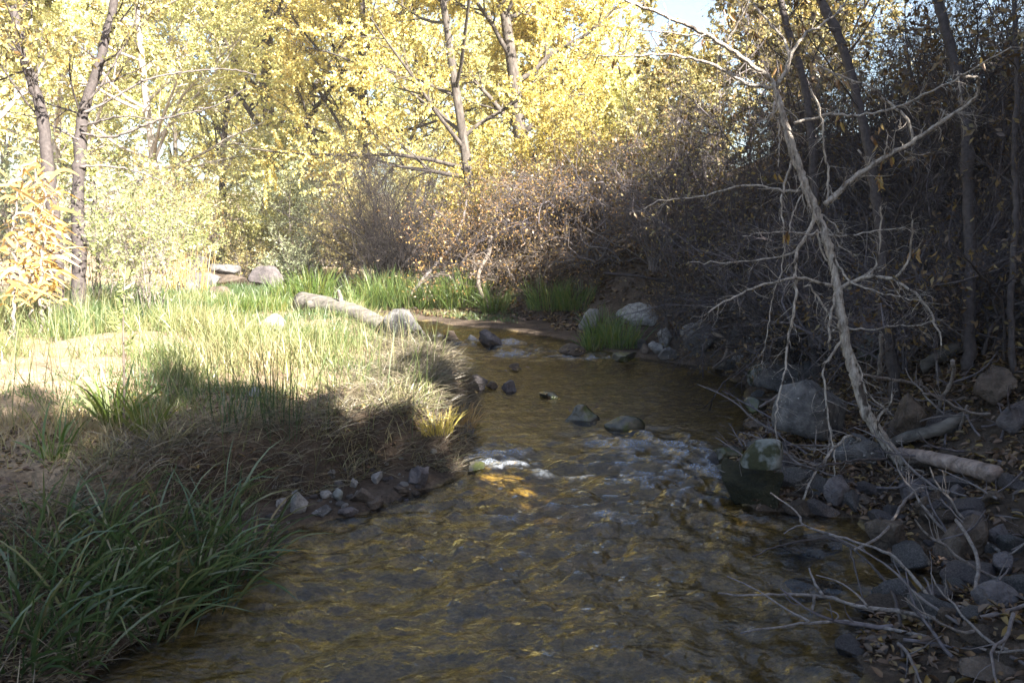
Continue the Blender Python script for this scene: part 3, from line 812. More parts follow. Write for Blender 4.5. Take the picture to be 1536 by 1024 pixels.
# trees beside the photographer's right hand that keep the near creek in shade
GS = 'trees on the right slope outside the picture'
SR, SBK = 'tree on the slope right of the picture', 'tree on the right bank behind the camera'
for k, (x, y, H, lab) in enumerate([(8.2, .2, 2.5, SR), (7.9, 3.0, 6.2, SR), (8.3, 6.2, 7.4, SR), (9.4, 9.2, 7.0, SR), (8.8, -3.4, 4.6, SR), (7.6, -3.5, 4.9, SR), (6.2, -2.8, 4.8, SR), (5.6, 4.0, 5.6, SR),
                                    (5.5, -3.6, 8.6, SBK), (4.3, -3.6, 8.2, SBK), (2.7, -4.6, 8.6, SBK), (7.4, -5.2, 8.4, SBK), (11, 4.5, 5.4, SR), (7.3, -1.5, 3.5, SR)]):
    tree(None, y, 8, 2.6, 'olive', lab, 40 + k, group=GS, key='shade', sc=H / 7.2, x=x, base=.1, lp=48, ls=.125, rt=.14, nl=(24, 9, 7))


# ------------------------------------------------------------------ shrubs
def shrub(px, d, H, W, leaf, label, seed, bark='twig', stems=16, n2=9, n3=6, lp=6, ls=.05, asp=.45, group=None, name='shrub', droop=0., x=None, wob=.12, r0=.014, curve=.05, cat='shrub', lean=(0, 0), tangle=0):
    loc = np.array([x, d, float(ground(np.array([x]), np.array([d]))[0])]) if x is not None else on(px, d)
    t = thing(name, loc, label, cat, group)
    g = np.random.default_rng(seed + 1000)
    p0 = g.normal(size=(stems, 3)) * np.array([W * (.12 + .16 * tangle), W * (.12 + .1 * tangle), 0]); p0[:, 2] = -.05
    a = g.uniform(0, 2 * math.pi, stems); tl = np.abs(g.normal(size=stems)) * (.55 + tangle * .7) * W / max(H, .1)
    dr = np.stack([np.cos(a) * tl + lean[0], np.sin(a) * tl + lean[1], np.ones(stems)], 1)
    P = walk(g, p0, dr, H * g.uniform(.7, 1.15, stems), 8, wob, (0, 0, -droop))
    R = r0 * g.uniform(.6, 1.2, stems)[:, None] * np.linspace(1, .3, 8)
    l2, r2 = grow(g, P, R, n2, max(H, W) * .38, .75, 6, wob * 1.3, (0, 0, curve - droop), .55, .15, 1, .0022)
    l3, r3 = grow(g, l2, r2, n3, max(H, W) * .17, .8, 4, wob * 1.5, (0, 0, curve - droop), .6, .15, 1, .0016)
    mb = MB(); mb.tubes(P, R, 5, g); mb.tubes(l2, r2, 3, g); mb.tubes(l3, r3, 3, g)
    link('stem', mb.mesh('stem', smooth=True), M[bark], t)
    if lp > 0:
        mb = MB(); leaves_on(g, mb, l3, lp, ls, asp, .25); leaves_on(g, mb, l2, max(1, lp // 2), ls, asp, .25, .4)
        link('foliage', mb.mesh('foliage'), M[leaf], t)
    return t


GB = 'shrubs along the far bank'; GR = 'brush on the right slope'; GL = 'bushes around the streambed'
SHR = [
    # far bank, sunlit
    (588, 15.2, 2.9, 1.5, 'rust', 'big dark leafless bush with a domed outline behind the reeds', 1, dict(bark='shadetwig', stems=60, n2=13, n3=9, lp=0, group=GB, wob=.22)),
    (650, 17.6, 1.5, 1.6, 'rust', 'grey twiggy leafless bush right of the domed dark one', 2, dict(stems=26, n2=10, n3=6, lp=0, group=GB, wob=.2)),
    (845, 16.2, 2.4, 2.2, 'orange', 'orange yellow shrub above the bare roots of the far bank', 3, dict(stems=18, lp=16, ls=.06, group=GB)),
    (760, 16.8, 1.8, 1.6, 'orange', 'small orange shrub at the foot of the golden trunks', 4, dict(stems=14, lp=12, ls=.06, group=GB)),
    (930, 14.8, 2.3, 2.2, 'orange', 'half shaded orange shrub right of the bare roots', 5, dict(stems=20, lp=11, ls=.055, group=GB)),
    (1010, 13, 2.4, 2.0, 'olive', 'yellow brown shrub at the corner where the right slope begins', 6, dict(stems=20, lp=9, ls=.055, group=GB)),
    (820, 14.6, 1.4, 2.0, 'rust', 'tangle of pale bare twigs hanging over the far bank', 7, dict(bark='paletwig', stems=30, n2=9, n3=5, lp=1, droop=.10, group=GB, wob=.25)),
    (915, 13.8, 1.4, 1.7, 'rust', 'tangle of grey bare twigs over the leaf covered shore', 8, dict(bark='twig', stems=30, n2=9, n3=5, lp=1, droop=.10, group=GB, wob=.25)),
    (1000, 12.0, 1.5, 1.4, 'rust', 'purplish leafless brush behind the stony slab', 9, dict(bark='twig', stems=30, n2=9, n3=5, lp=0, group=GB, wob=.2)),
    (715, 15.8, 1.0, 1.3, 'rust', 'low leafless brush between the two leaning poles', 10, dict(bark='darktwig', stems=26, n2=8, n3=5, lp=0, droop=.06, group=GB, wob=.22)),
    # left of the bank
    (480, 21, 3.0, 2.4, 'sage', 'grey green willow bush left of the domed dark bush', 11, dict(bark='paletwig', stems=22, lp=12, ls=.07, asp=.3, group=GL)),
    (415, 22.5, 2.4, 2.4, 'yelgreen', 'yellow green bush at the back of the streambed', 12, dict(stems=18, lp=13, ls=.07, group=GL)),
    (335, 23, 2.4, 2.6, 'yelgreen', 'yellowish bush left at the back of the streambed', 13, dict(stems=18, lp=13, ls=.07, group=GL)),
    (450, 18.5, 1.3, 1.6, 'sage', 'low grey green bush in front of the willow bush', 14, dict(bark='paletwig', stems=18, lp=8, ls=.05, group=GL)),
    (520, 18.2, 1.7, 1.5, 'olive', 'olive bush leaning on the domed dark bush', 15, dict(stems=18, lp=9, ls=.055, group=GL)),
    (370, 19, 1.2, 1.7, 'olive', 'low brown bush over the streambed rocks', 16, dict(stems=18, lp=6, ls=.045, group=GL, bark='paletwig')),
    (270, 17, 1.5, 1.6, 'palegreen', 'tall weedy bush between green bush and streambed', 17, dict(bark='paletwig', stems=20, lp=6, ls=.05, group=GL)),
    (300, 20.5, 1.5, 1.5, 'rust', 'dark twiggy bush above the streambed rocks', 18, dict(bark='darktwig', stems=22, lp=1, ls=.05, group=GL)),
    (215, 9.4, 1.7, .8, 'palegreen', 'pale green leafy bush right of the two pale trunks', 19, dict(bark='paletwig', stems=18, n2=8, n3=4, lp=4, ls=.05, asp=.4, group=GL, r0=.008)),
    (160, 10.2, 1.7, .9, 'palegreen', 'thin sunlit leafy bush close against the two pale trunks', 20, dict(bark='paletwig', stems=16, n2=8, n3=4, lp=5, ls=.05, asp=.4, group=GL, r0=.008)),
    (20, 11.5, 2.2, 1.4, 'sage', 'washed out bush behind the dry cane at the left edge', 21, dict(bark='paletwig', stems=20, lp=6, ls=.06, group=GL)),
    # right slope
    (1085, 10.2, 2.4, 1.7, 'shade_olive', 'olive brown brush above the pale high boulder', 30, dict(bark='darktwig', stems=22, n3=9, lp=1, ls=.05, group=GR)),
    (1160, 9.8, 2.5, 1.8, 'shadeleaf', 'tall rusty brush left of the dark trunks', 31, dict(bark='thicket', stems=24, n3=9, lp=1, ls=.06, group=GR)),
    (1250, 9.4, 2.5, 1.9, 'shadeleaf', 'tall rusty brush behind the thin dark trunk', 32, dict(bark='darktwig', stems=24, n3=9, lp=1, ls=.06, group=GR)),
    (1345, 8.8, 2.3, 1.9, 'shadeleaf', 'dark brush with hanging brown leaves between the dark trunks', 33, dict(bark='thicket', stems=26, n3=9, lp=1, ls=.055, group=GR)),
    (1420, 8.0, 2.6, 1.8, 'shadeleaf', 'dark brush close behind the straight dark trunk', 34, dict(bark='darktwig', stems=26, n3=9, lp=0, ls=.06, group=GR)),
    (1520, 7.6, 2.3, 1.8, 'shadeleaf', 'dark leafy brush filling the right edge', 35, dict(bark='thicket', stems=26, n3=9, lp=1, ls=.055, group=GR)),
    (1045, 10.6, 1.2, .9, 'shadeleaf', 'leafless purplish brush left of the pale high boulder', 36, dict(bark='darktwig', stems=26, n3=9, lp=1, ls=.045, group=GR, wob=.3, droop=.05, tangle=.8)),
    (1400, 6.0, 1.3, 1.3, 'shadeleaf', 'low bare brush behind the barkless log', 37, dict(bark='thicket', stems=20, n3=9, lp=1, ls=.045, group=GR, wob=.3, droop=.05, tangle=.8)),
    (1500, 5.6, 1.3, 1.1, 'shadeleaf', 'low bare brush at the right edge above the round boulder', 38, dict(bark='darktwig', stems=20, n3=9, lp=1, ls=.045, group=GR, wob=.3, droop=.05, tangle=.8)),
    (1300, 7.6, 1.6, 1.5, 'shadeleaf', 'bare brush up the slope behind the largest boulder', 39, dict(bark='thicket', stems=24, n3=9, lp=1, ls=.045, group=GR, wob=.3, droop=.05, tangle=.8)),
    (1210, 7.8, 1.2, 1.2, 'shadeleaf', 'thin bare brush left of the dark trunk behind the largest boulder', 40, dict(bark='darktwig', stems=18, n3=9, lp=1, ls=.045, group=GR, wob=.3, droop=.05, tangle=.8)),
    (1150, 12.5, 2.6, 2.2, 'shade_olive', 'olive bush on the slope behind the rusty brush', 41, dict(bark='thicket', stems=20, n3=9, lp=2, ls=.06, group=GR)),
    (1290, 12, 2.1, 2.3, 'shade_olive', 'olive bush high on the slope left of the straight dark trunk', 42, dict(bark='darktwig', stems=20, n3=9, lp=2, ls=.065, group=GR)),
    (1420, 11, 1.9, 2.3, 'shade_olive', 'dark olive bush high on the slope behind the straight trunk', 43, dict(bark='thicket', stems=20, n3=9, lp=2, ls=.065, group=GR)),
    (1530, 10, 1.9, 2.3, 'shade_olive', 'dark olive bush at the upper right edge', 44, dict(bark='darktwig', stems=20, n3=9, lp=2, ls=.065, group=GR)),
    (1190, 8.9, 1.9, 1.3, 'shadeleaf', 'bare tangled brush on the slope behind the tilted slab', 50, dict(bark='thicket', stems=34, n2=10, n3=8, lp=0, ls=.05, wob=.3, droop=.06, tangle=.9, group=GR)),
    (1240, 7.6, 1.7, 1.2, 'shadeleaf', 'bare tangled brush directly above the largest boulder', 51, dict(bark='darktwig', stems=34, n2=10, n3=8, lp=0, ls=.05, wob=.3, droop=.06, tangle=.9, group=GR)),
    (1370, 6.6, 1.9, 1.5, 'shadeleaf', 'bare tangled brush between the leaning tree and the straight dark trunk', 52, dict(bark='thicket', stems=34, n2=10, n3=8, lp=0, ls=.055, wob=.3, droop=.06, tangle=.9, group=GR)),
    (1490, 6.6, 2.2, 1.5, 'shadeleaf', 'bare tangled brush at the right edge behind the slender trunk', 53, dict(bark='darktwig', stems=34, n2=10, n3=8, lp=0, ls=.055, wob=.3, droop=.06, tangle=.9, group=GR)),
    (1060, 12.0, 2.0, 1.5, 'shadeleaf', 'dense dark bare brush on the slope behind the corner of the pool', 54, dict(bark='thicket', stems=36, n2=10, n3=8, lp=0, ls=.05, wob=.3, droop=.06, tangle=.9, group=GR)),
    (1190, 10.6, 2.3, 2.0, 'shadeleaf', 'high bare tangle between the thin and the crooked dark trunks', 55, dict(bark='darktwig', stems=34, n2=10, n3=8, lp=2, ls=.0455, wob=.28, droop=.03, tangle=.8, group=GR)),
    (1330, 9.6, 2.5, 2.0, 'shadeleaf', 'high bare tangle between the crooked and the straight dark trunks', 56, dict(bark='thicket', stems=34, n2=10, n3=8, lp=2, ls=.0455, wob=.28, droop=.03, tangle=.8, group=GR)),
    (1470, 8.8, 2.5, 2.0, 'shadeleaf', 'high bare tangle behind the straight dark trunk nearest the edge', 57, dict(bark='darktwig', stems=34, n2=10, n3=8, lp=2, ls=.0455, wob=.28, droop=.03, tangle=.8, group=GR)),
    # far bank thicket
    (765, 13.9, .8, 1.4, 'rust', 'pale curly roots hanging from the far bank beside the bent root', 70, dict(bark='root', stems=34, n2=7, n3=4, lp=1, ls=.045, wob=.4, droop=.16, tangle=.9, group=GB)),
    (845, 13.6, .9, 1.7, 'rust', 'pale curly roots hanging behind the brightest grass mound', 71, dict(bark='root', stems=38, n2=7, n3=4, lp=1, ls=.045, wob=.4, droop=.16, tangle=.9, group=GB)),
    (920, 13.0, .9, 1.5, 'rust', 'grey curly brushwood over the leaf covered shore', 72, dict(bark='twig', stems=34, n2=8, n3=5, lp=1, ls=.045, wob=.35, droop=.12, tangle=.9, group=GB)),
    (700, 14.5, .9, 1.2, 'rust', 'dark brushwood at the foot of the grey leaning pole', 73, dict(bark='darktwig', stems=30, n2=8, n3=5, lp=1, ls=.045, wob=.35, droop=.10, tangle=.9, group=GB)),
    (690, 15.0, 1.6, 1.5, 'rust', 'brown tangled brush hanging over the bank between the leaning poles', 60, dict(bark='darktwig', stems=34, n2=10, n3=7, lp=2, ls=.045, wob=.3, droop=.09, tangle=.9, group=GB)),
    (770, 14.9, 1.7, 1.6, 'rust', 'brown tangled brush right of the bent hanging root', 61, dict(bark='thicket', stems=36, n2=10, n3=7, lp=2, ls=.045, wob=.3, droop=.10, tangle=.9, group=GB)),
    (870, 14.6, 1.7, 1.8, 'rust', 'brown tangled brush right above the brightest grass mound', 62, dict(bark='thicket', stems=36, n2=10, n3=7, lp=2, ls=.045, wob=.3, droop=.10, tangle=.9, group=GB)),
    (975, 13.2, 1.8, 1.6, 'rust', 'dark tangled brush above the stony slab', 63, dict(bark='thicket', stems=36, n2=10, n3=8, lp=1, ls=.045, wob=.3, droop=.08, tangle=.9, group=GB)),
    (555, 17.5, 2.0, 1.6, 'olive', 'olive grey bush just left behind the domed dark bush', 65, dict(stems=22, lp=9, ls=.055, group=GB)),
    (440, 24.5, 3.2, 2.4, 'yelgreen', 'taller yellow green bush below the dark forked trunk', 66, dict(stems=20, lp=14, ls=.075, group=GL)),
    (250, 19.5, 2.4, 2.2, 'olive', 'olive yellow bush behind the tall weedy one', 67, dict(stems=20, lp=12, ls=.06, group=GL)),
    (690, 20, 3.0, 2.4, 'orange', 'orange bush on the rise behind the forked brown trunk', 68, dict(stems=20, lp=14, ls=.065, group=GB)),
    (620, 20.5, 3.0, 2.4, 'yelgreen', 'yellow bush on the rise behind the dead bush', 69, dict(stems=20, lp=14, ls=.07, group=GB)),
]
for px, dd, H, W, leaf, lab, seed, kw in SHR:
    shrub(px, dd, H, W, leaf, lab, seed, **kw)


# ------------------------------------------------------------------ traced limbs
def limb(name, pts, r0, r1, mat, parent, n=None, S=8, jit=.004, seed=0, label=None, spurs=0, knob=.22, rj=.04):
    """a tapering round limb through world points, closed to a point at its ends"""
    pts = np.asarray(pts, float)
    L = np.linalg.norm(np.diff(pts, axis=0), axis=1).sum()
    n = n or int(max(6, min(60, L / .035)))
    P = spline(pts, n)
    g = np.random.default_rng(seed + len(pts) * 7)
    P[1:-1] += g.normal(size=(n - 2, 3)) * jit * .5
    R = np.linspace(r0, r1, n) * (1 + rj * g.normal(size=n) + knob * (g.uniform(size=n) < .06))
    P = np.vstack([P[:1] - (P[1] - P[0]) * .02, P, P[-1:] + (P[-1] - P[-2]) * .05]); R = np.r_[r0 * .05, R, r1 * .05]
    o = np.zeros(3) if parent is None else np.array(parent.location)
    mb = MB(); mb.tubes(P[None], R[None], S, g)
    if spurs:
        C, CR = grow(g, P[None], R[None] * .8, spurs, .2, .9, 6, .22, (0, 0, -.04), .42, .1, 1, .0011)
        C2, CR2 = grow(g, C, CR, 2, .09, .8, 4, .25, (0, 0, -.03), .6, .2, 1, .0009); mb.tubes(C2, CR2, 3, g)
        mb.tubes(C, CR, 4, g)
    org = P[0] if parent is None else o
    ob = link(name, mb.mesh(name, org, True), M[mat], parent, tuple(P[0]) if parent is None else (0, 0, 0))
    if label: ob['label'] = label
    return ob, P


base = hit(1352, 696)
TR = [(1352, 696), (1330, 665), (1300, 620), (1286, 575), (1270, 520), (1260, 460), (1255, 430), (1248, 390), (1235, 345), (1222, 310), (1205, 270), (1195, 235), (1180, 190), (1168, 150), (1160, 125)]
dead = thing('dead_tree', base, 'leaning bleached dead tree with bare arching branches on the right bank', 'tree')
d0 = base[1] / (cp + (512 - 696) / FPX * sp)
TD = d0 + np.linspace(0, .25, len(TR))
TP = np.array([at_d(x, y, q) for (x, y), q in zip(TR, TD)])
k = d0 / FPX
_, tp = limb('trunk', TP, 8.8 * k, 3.8 * k, 'deadwood', dead, 120, 10, .006)
TRA = np.array(TR, float)


def tdepth(x, y):
    q = ((TRA - (x, y)) ** 2).sum(1)
    return TD[q.argmin()], q.min()


BR = [  # pixel path, radius at both ends (px), depth change to the free end
    ([(1167, 127), (1143, 110), (1110, 85), (1080, 65), (1045, 45), (1010, 30), (975, 15), (935, 0), (880, -30)], 5, 2.5, -.35),
    ([(1160, 132), (1120, 125), (1085, 105), (1040, 90), (1000, 82), (960, 84), (920, 84), (897, 87), (892, 98)], 4, 1.5, .3),
    ([(1060, 54), (1024, 53), (985, 47), (950, 43)], 2.2, 1, .2),
    ([(1085, 70), (1105, 40), (1120, 10), (1125, -20)], 2.6, 1.6, -.2),
    ([(1165, 130), (1185, 95), (1175, 60), (1150, 30), (1130, 5)], 4, 2, .3),
    ([(1172, 120), (1200, 60), (1235, 35), (1260, 15), (1275, -15)], 3.5, 2, .5),
    ([(1165, 140), (1177, 195), (1189, 240), (1206, 285), (1220, 320), (1240, 345)], 4, 3, -.06),
    ([(1237, 307), (1277, 270), (1314, 243), (1357, 220), (1391, 197), (1437, 167), (1461, 147), (1471, 128), (1466, 117), (1447, 114), (1435, 113)], 6, 2.2, -.5),
    ([(1437, 107), (1440, 133), (1444, 158)], 1.5, 2.5, -.02),
    ([(1411, 163), (1418, 171), (1426, 174)], 1.2, 2, -.02),
    ([(1437, 170), (1452, 173), (1467, 174)], 2, 1, -.02),
    ([(1227, 98), (1257, 112), (1291, 125), (1317, 140), (1341, 160), (1357, 173), (1366, 192), (1369, 212)], 2, 3, -.1),
    ([(1191, 185), (1237, 173), (1291, 172), (1344, 162), (1384, 143), (1434, 118), (1471, 97), (1517, 71)], 3, 1.3, -.7),
    ([(1216, 133), (1231, 173), (1237, 227), (1242, 273), (1241, 302)], 2.2, 2.6, -.05),
    ([(1162, 153), (1159, 170), (1136, 185)], 2.4, 1.4, -.1),
    ([(1357, 227), (1377, 232), (1401, 230)], 1.8, 1, .1),
    ([(1287, 225), (1301, 248), (1299, 262), (1284, 272)], 2, 2, -.05),
    ([(1167, 180), (1169, 213), (1167, 250)], 1.6, .9, -.12),
    ([(1190, 235), (1176, 277), (1172, 307), (1176, 340)], 2.6, 1.6, -.15),
    ([(1210, 287), (1177, 287), (1157, 282), (1114, 278), (1064, 292), (1024, 298), (985, 303), (959, 317)], 2.6, 1.2, .3),
    ([(1226, 345), (1211, 353), (1184, 348), (1157, 350), (1114, 354)], 2, 1, -.2),
    ([(1224, 348), (1264, 354), (1311, 348), (1357, 341)], 2, 1, -.2),
    ([(1222, 318), (1216, 341), (1197, 373), (1193, 391), (1194, 418), (1191, 468), (1182, 514), (1177, 554), (1167, 601), (1164, 641), (1166, 681)], 4, 1.2, -.25),
    ([(1197, 373), (1177, 383), (1141, 389), (1091, 393), (1031, 394)], 2, .9, .25),
    ([(1248, 428), (1211, 418), (1184, 418), (1151, 426), (1124, 434), (1091, 451), (1054, 474)], 3.4, 1.4, -.35),
    ([(1257, 434), (1277, 423), (1307, 415), (1334, 418), (1357, 428), (1381, 448), (1401, 478), (1412, 518)], 4.2, 1.5, -.35),
    ([(1307, 415), (1317, 384), (1322, 341), (1321, 310)], 2.2, 1.6, -.12),
    ([(1339, 419), (1361, 391), (1369, 358), (1369, 330)], 2.4, 1.4, -.15),
    ([(1248, 385), (1260, 400), (1274, 421), (1311, 436), (1350, 446), (1384, 451)], 2.4, 1, -.3),
    ([(1272, 492), (1307, 494), (1341, 488), (1377, 489), (1401, 481)], 2, 1, -.2),
    ([(1253, 438), (1246, 481), (1242, 514)], 3, 2.4, -.1),
    ([(1262, 512), (1237, 548), (1239, 598), (1244, 641), (1251, 682), (1251, 719)], 2.8, 1.2, -.2),
    ([(1275, 518), (1291, 558), (1301, 591), (1331, 611), (1338, 590)], 2.2, 1.4, -.15),
    ([(1331, 612), (1316, 630), (1322, 652), (1341, 682), (1361, 715), (1377, 735), (1401, 752), (1424, 767)], 3, 2, -.3),
    ([(1262, 500), (1255, 492), (1248, 497)], 2, 1.2, -.1),
    ([(1205, 430), (1215, 428), (1226, 445), (1244, 470), (1262, 480)], 2, 2, .06),
    ([(1226, 345), (1232, 372), (1242, 392), (1252, 410)], 2.2, 2, .05),
    ([(1205, 290), (1190, 320), (1183, 352), (1174, 372)], 1.6, .8, -.1),
    ([(1176, 340), (1174, 400), (1160, 440), (1150, 500), (1142, 545)], 1.5, .8, -.1),
    ([(1290, 660), (1271, 654), (1242, 684), (1221, 712), (1204, 749), (1194, 785)], 2.6, 2, -.4),
    ([(1232, 338), (1250, 352), (1262, 372), (1285, 384)], 1.4, .8, -.1),
    ([(1230, 320), (1240, 330), (1254, 338), (1258, 348)], 1.6, .8, -.1),
]
DL = []   # where a few dry leaves still hang
deadmb = MB()
for q, (path, ra, rb, dz) in enumerate(BR):
    (da, qa), (db, qb) = tdepth(*path[0]), tdepth(*path[-1])
    n = len(path); t = np.linspace(0, 1, n)
    if qa <= qb: dep = da + dz * t ** 1.3
    else: dep = db + dz * (1 - t) ** 1.3
    pts = np.array([at_d(x, y, e) for (x, y), e in zip(path, dep)])
    _, P = limb('branch', pts, ra * k * .78, rb * k * .7, 'deadwood', dead, None, 7, .009, q, None, 5 + 2 * len(path))
    DL.append(P)
g = np.random.default_rng(77)
for (x, y, n, dz) in [(1168, 108, 4, .2), (1262, 120, 5, .18), (1225, 100, 2, .2), (1260, 175, 4, .1), (1322, 190, 2, 0), (1335, 235, 6, -.1), (1320, 265, 9, 0), (1310, 210, 3, -.1), (1470, 90, 2, -.5), (920, 92, 3, .3), (1010, 78, 4, .2),
                      (1180, 350, 5, -.1), (1095, 20, 6, 0), (1130, 50, 8, .2), (1375, 375, 6, .1), (1165, 260, 3, 0), (1060, 60, 5, 0), (1205, 40, 8, .3)]:
    c = at_d(x, y, tdepth(x, y)[0] + dz)
    p = c + g.normal(size=(n, 3)) * np.array([.02, .02, .02])
    mb = MB(); mb.leaves(p, rn(g, n) * .5 - np.array([0, 0, 1.]), rn(g, n), g.uniform(.05, .085, n), g.uniform(.016, .028, n), g.uniform(.1, .9, n), .3, True)
    link('dry_leaf_cluster', mb.mesh('dry_leaf_cluster', dead.location), M['rust'], dead)


def standing(pxs, label, rpx0, rpx1, mat, seed, leaf=None, ddep=.3, nlimb=7, Llimb=.9, lp=4, base_px=None, name='tree', group=None, depth=None, ls=.06, n2=6, n3=4, hang=.3, upper=.3):
    b = hit(*pxs[0]) if depth is None else at_d(*pxs[0], depth)
    dd = b[1] / (cp + (512 - pxs[0][1]) / FPX * sp) if depth is None else depth
    t = thing(name, b, label, 'tree', group)
    pts = np.array([at_d(x, y, dd + ddep * i / len(pxs)) for i, (x, y) in enumerate(pxs)])
    kk = dd / FPX
    _, P = limb('trunk', pts, rpx0 * kk, rpx1 * kk, mat, t, 50, 9, .008, seed)
    g = np.random.default_rng(seed)
    R = np.linspace(rpx0, rpx1, len(P))[None] * kk
    l1, r1 = grow(g, P[None], R, nlimb, Llimb, 1.0, 7, .15, (0, 0, .04), .24, upper, 1, .004)
    l2, r2 = grow(g, l1, r1, n2, Llimb * .5, .8, 5, .18, (0, 0, .02), .55, .2, 1, .0025)
    l3, r3 = grow(g, l2, r2, n3, Llimb * .22, .8, 4, .2, (0, 0, .0), .6, .2, 1, .0018)
    mb = MB(); mb.tubes(l1, r1, 5, g); mb.tubes(l2, r2, 4, g); mb.tubes(l3, r3, 3, g)
    link('branchwork', mb.mesh('branchwork', t.location, True), M[mat], t)
    if leaf:
        mb = MB(); leaves_on(g, mb, l3, lp, ls, .4, hang); leaves_on(g, mb, l2, max(1, lp // 2), ls, .4, hang, .4)
        link('crown', mb.mesh('crown', t.location), M[leaf], t)
    return t, P, kk


GD = 'dark trunks on the right bank'
standing([(1226, 562), (1220, 520), (1214, 470), (1211, 430), (1216, 380), (1222, 300), (1216, 200), (1205, 120), (1180, 40), (1160, -60)], 'thin dark trunk rising right behind the largest boulder', 7, 5, 'darktwig', 61, 'shadeleaf', .5, 8, .9, 2, group=GD, upper=.5)
standing([(1344, 600), (1338, 540), (1328, 490), (1322, 440), (1324, 380), (1314, 300), (1306, 235), (1296, 190), (1287, 150), (1274, 103), (1261, 63), (1244, 27), (1225, -10), (1200, -70)], 'crooked dark trunk that bends left toward its top', 8, 6, 'darktwig', 62, 'shadeleaf', .5, 9, 1.0, 2, group=GD, upper=.45)
standing([(1452, 556), (1454, 500), (1453, 440), (1457, 390), (1452, 300), (1451, 200), (1444, 150), (1431, 90), (1417, 40), (1405, -5), (1395, -70)], 'straight thick dark trunk nearest the right edge', 9.5, 7, 'darktwig', 63, 'shadeleaf', .5, 10, 1.0, 3, group=GD, upper=.45)
standing([(1522, 560), (1516, 480), (1520, 380), (1524, 300), (1522, 220), (1526, 120), (1520, 0), (1515, -60)], 'slender dark trunk at the very right edge', 5, 3.5, 'darktwig', 64, 'shadeleaf', .4, 8, .8, 2, group=GD, upper=.4)
GP = 'pale trunks at the left edge'
t1, P1, k1 = standing([(88, 486), (86, 440), (84, 380), (78, 310), (70, 240), (66, 190), (58, 150), (40, 100), (28, 50), (18, 0), (5, -80)], 'left of the two pale trunks, its upper part grey and bending left', 11, 6, 'darktwig', 71, 'olive', .3, 14, 1.3, 9, group=GP, upper=.5, ls=.07)
t2, P2, k2 = standing([(116, 470), (118, 420), (119, 360), (116, 300), (120, 240), (122, 190), (130, 150), (148, 100), (160, 50), (172, 0), (185, -80)], 'right of the two pale trunks, with long thin side branches', 11, 5, 'darktwig', 72, 'olive', .3, 14, 1.3, 8, group=GP, upper=.5, ls=.07)
dd2 = t2.location[1] * 1.01
for q, path in enumerate([[(125, 170), (165, 150), (220, 120), (280, 108), (340, 104), (385, 112)], [(122, 200), (170, 205), (240, 180), (320, 160), (370, 133)], [(120, 250), (170, 250), (220, 262), (260, 280)], [(120, 165), (150, 130), (180, 80), (200, 40), (210, -10)],
                          [(118, 210), (90, 195), (50, 175), (0, 165)], [(122, 190), (180, 175), (235, 180)]]):
    n = len(path)
    pts = np.array([at_d(x, y, dd2 + (-.5 if q % 2 else .5) * i / n) for i, (x, y) in enumerate(path)])
    limb('branch', pts, 2.1 * k2, .7 * k2, 'twig', t2, None, 6, .01, q, None, 12)

# ------------------------------------------------------------------ logs, poles, fallen branches
a, b = hit(452, 464), hit(612, 512)
lg = thing('fallen_log', a, 'weathered grey fallen log with a short snag lying in the meadow grass', 'log')
mid = (a + b) / 2; mid[2] += .05
limb('trunk', [a + (0, 0, .10), mid + (.05, 0, .09), b + (0, 0, .03)], .155, .10, 'log', lg, 26, 16, .006, knob=0, rj=.012)
s0 = a + (b - a) * .40 + (0, 0, .2)
limb('snag', [s0, s0 + (0, .02, .1), s0 + (-.03, .03, .22)], .05, .02, 'log', lg, 8, 7)
s1 = a + (b - a) * .1 + (0, -.1, .12)
limb('branch_stub', [s1, s1 + (.06, -.16, .02)], .06, .05, 'log', lg, 6, 8)

a, b = hit(1348, 690), hit(1492, 730)
a = a + (0, 0, .05); b = b + (0, 0, .07)
lg, _ = limb('fallen_log', [a, (a + b) / 2 + (0, 0, .01), b], 9 * a[1] / FPX, 15 * b[1] / FPX, 'logpale', None, 18, 14, .004, knob=0, rj=.012)
tag(lg, 'barkless pinkish log pointing at the lower right, by the trunk foot', 'log')
a, b = hit(1332, 674), hit(1400, 668)
lg, _ = limb('fallen_log', [a + (0, 0, .05), b + (0, 0, .1), b + (.25, .1, .16)], .036, .045, 'log', None, 20, 10, .006, knob=0, rj=.03)
tag(lg, 'short round log just above the barkless one', 'log')
a, b = hit(1380, 568), hit(1440, 535)
lg, _ = limb('fallen_log', [a + (0, 0, .08), b + (0, 0, .1)], .045, .04, 'log', None, 16, 9, .006, knob=0, rj=.03)
tag(lg, 'short broken log tilted up the slope left of the straight dark trunk', 'log')

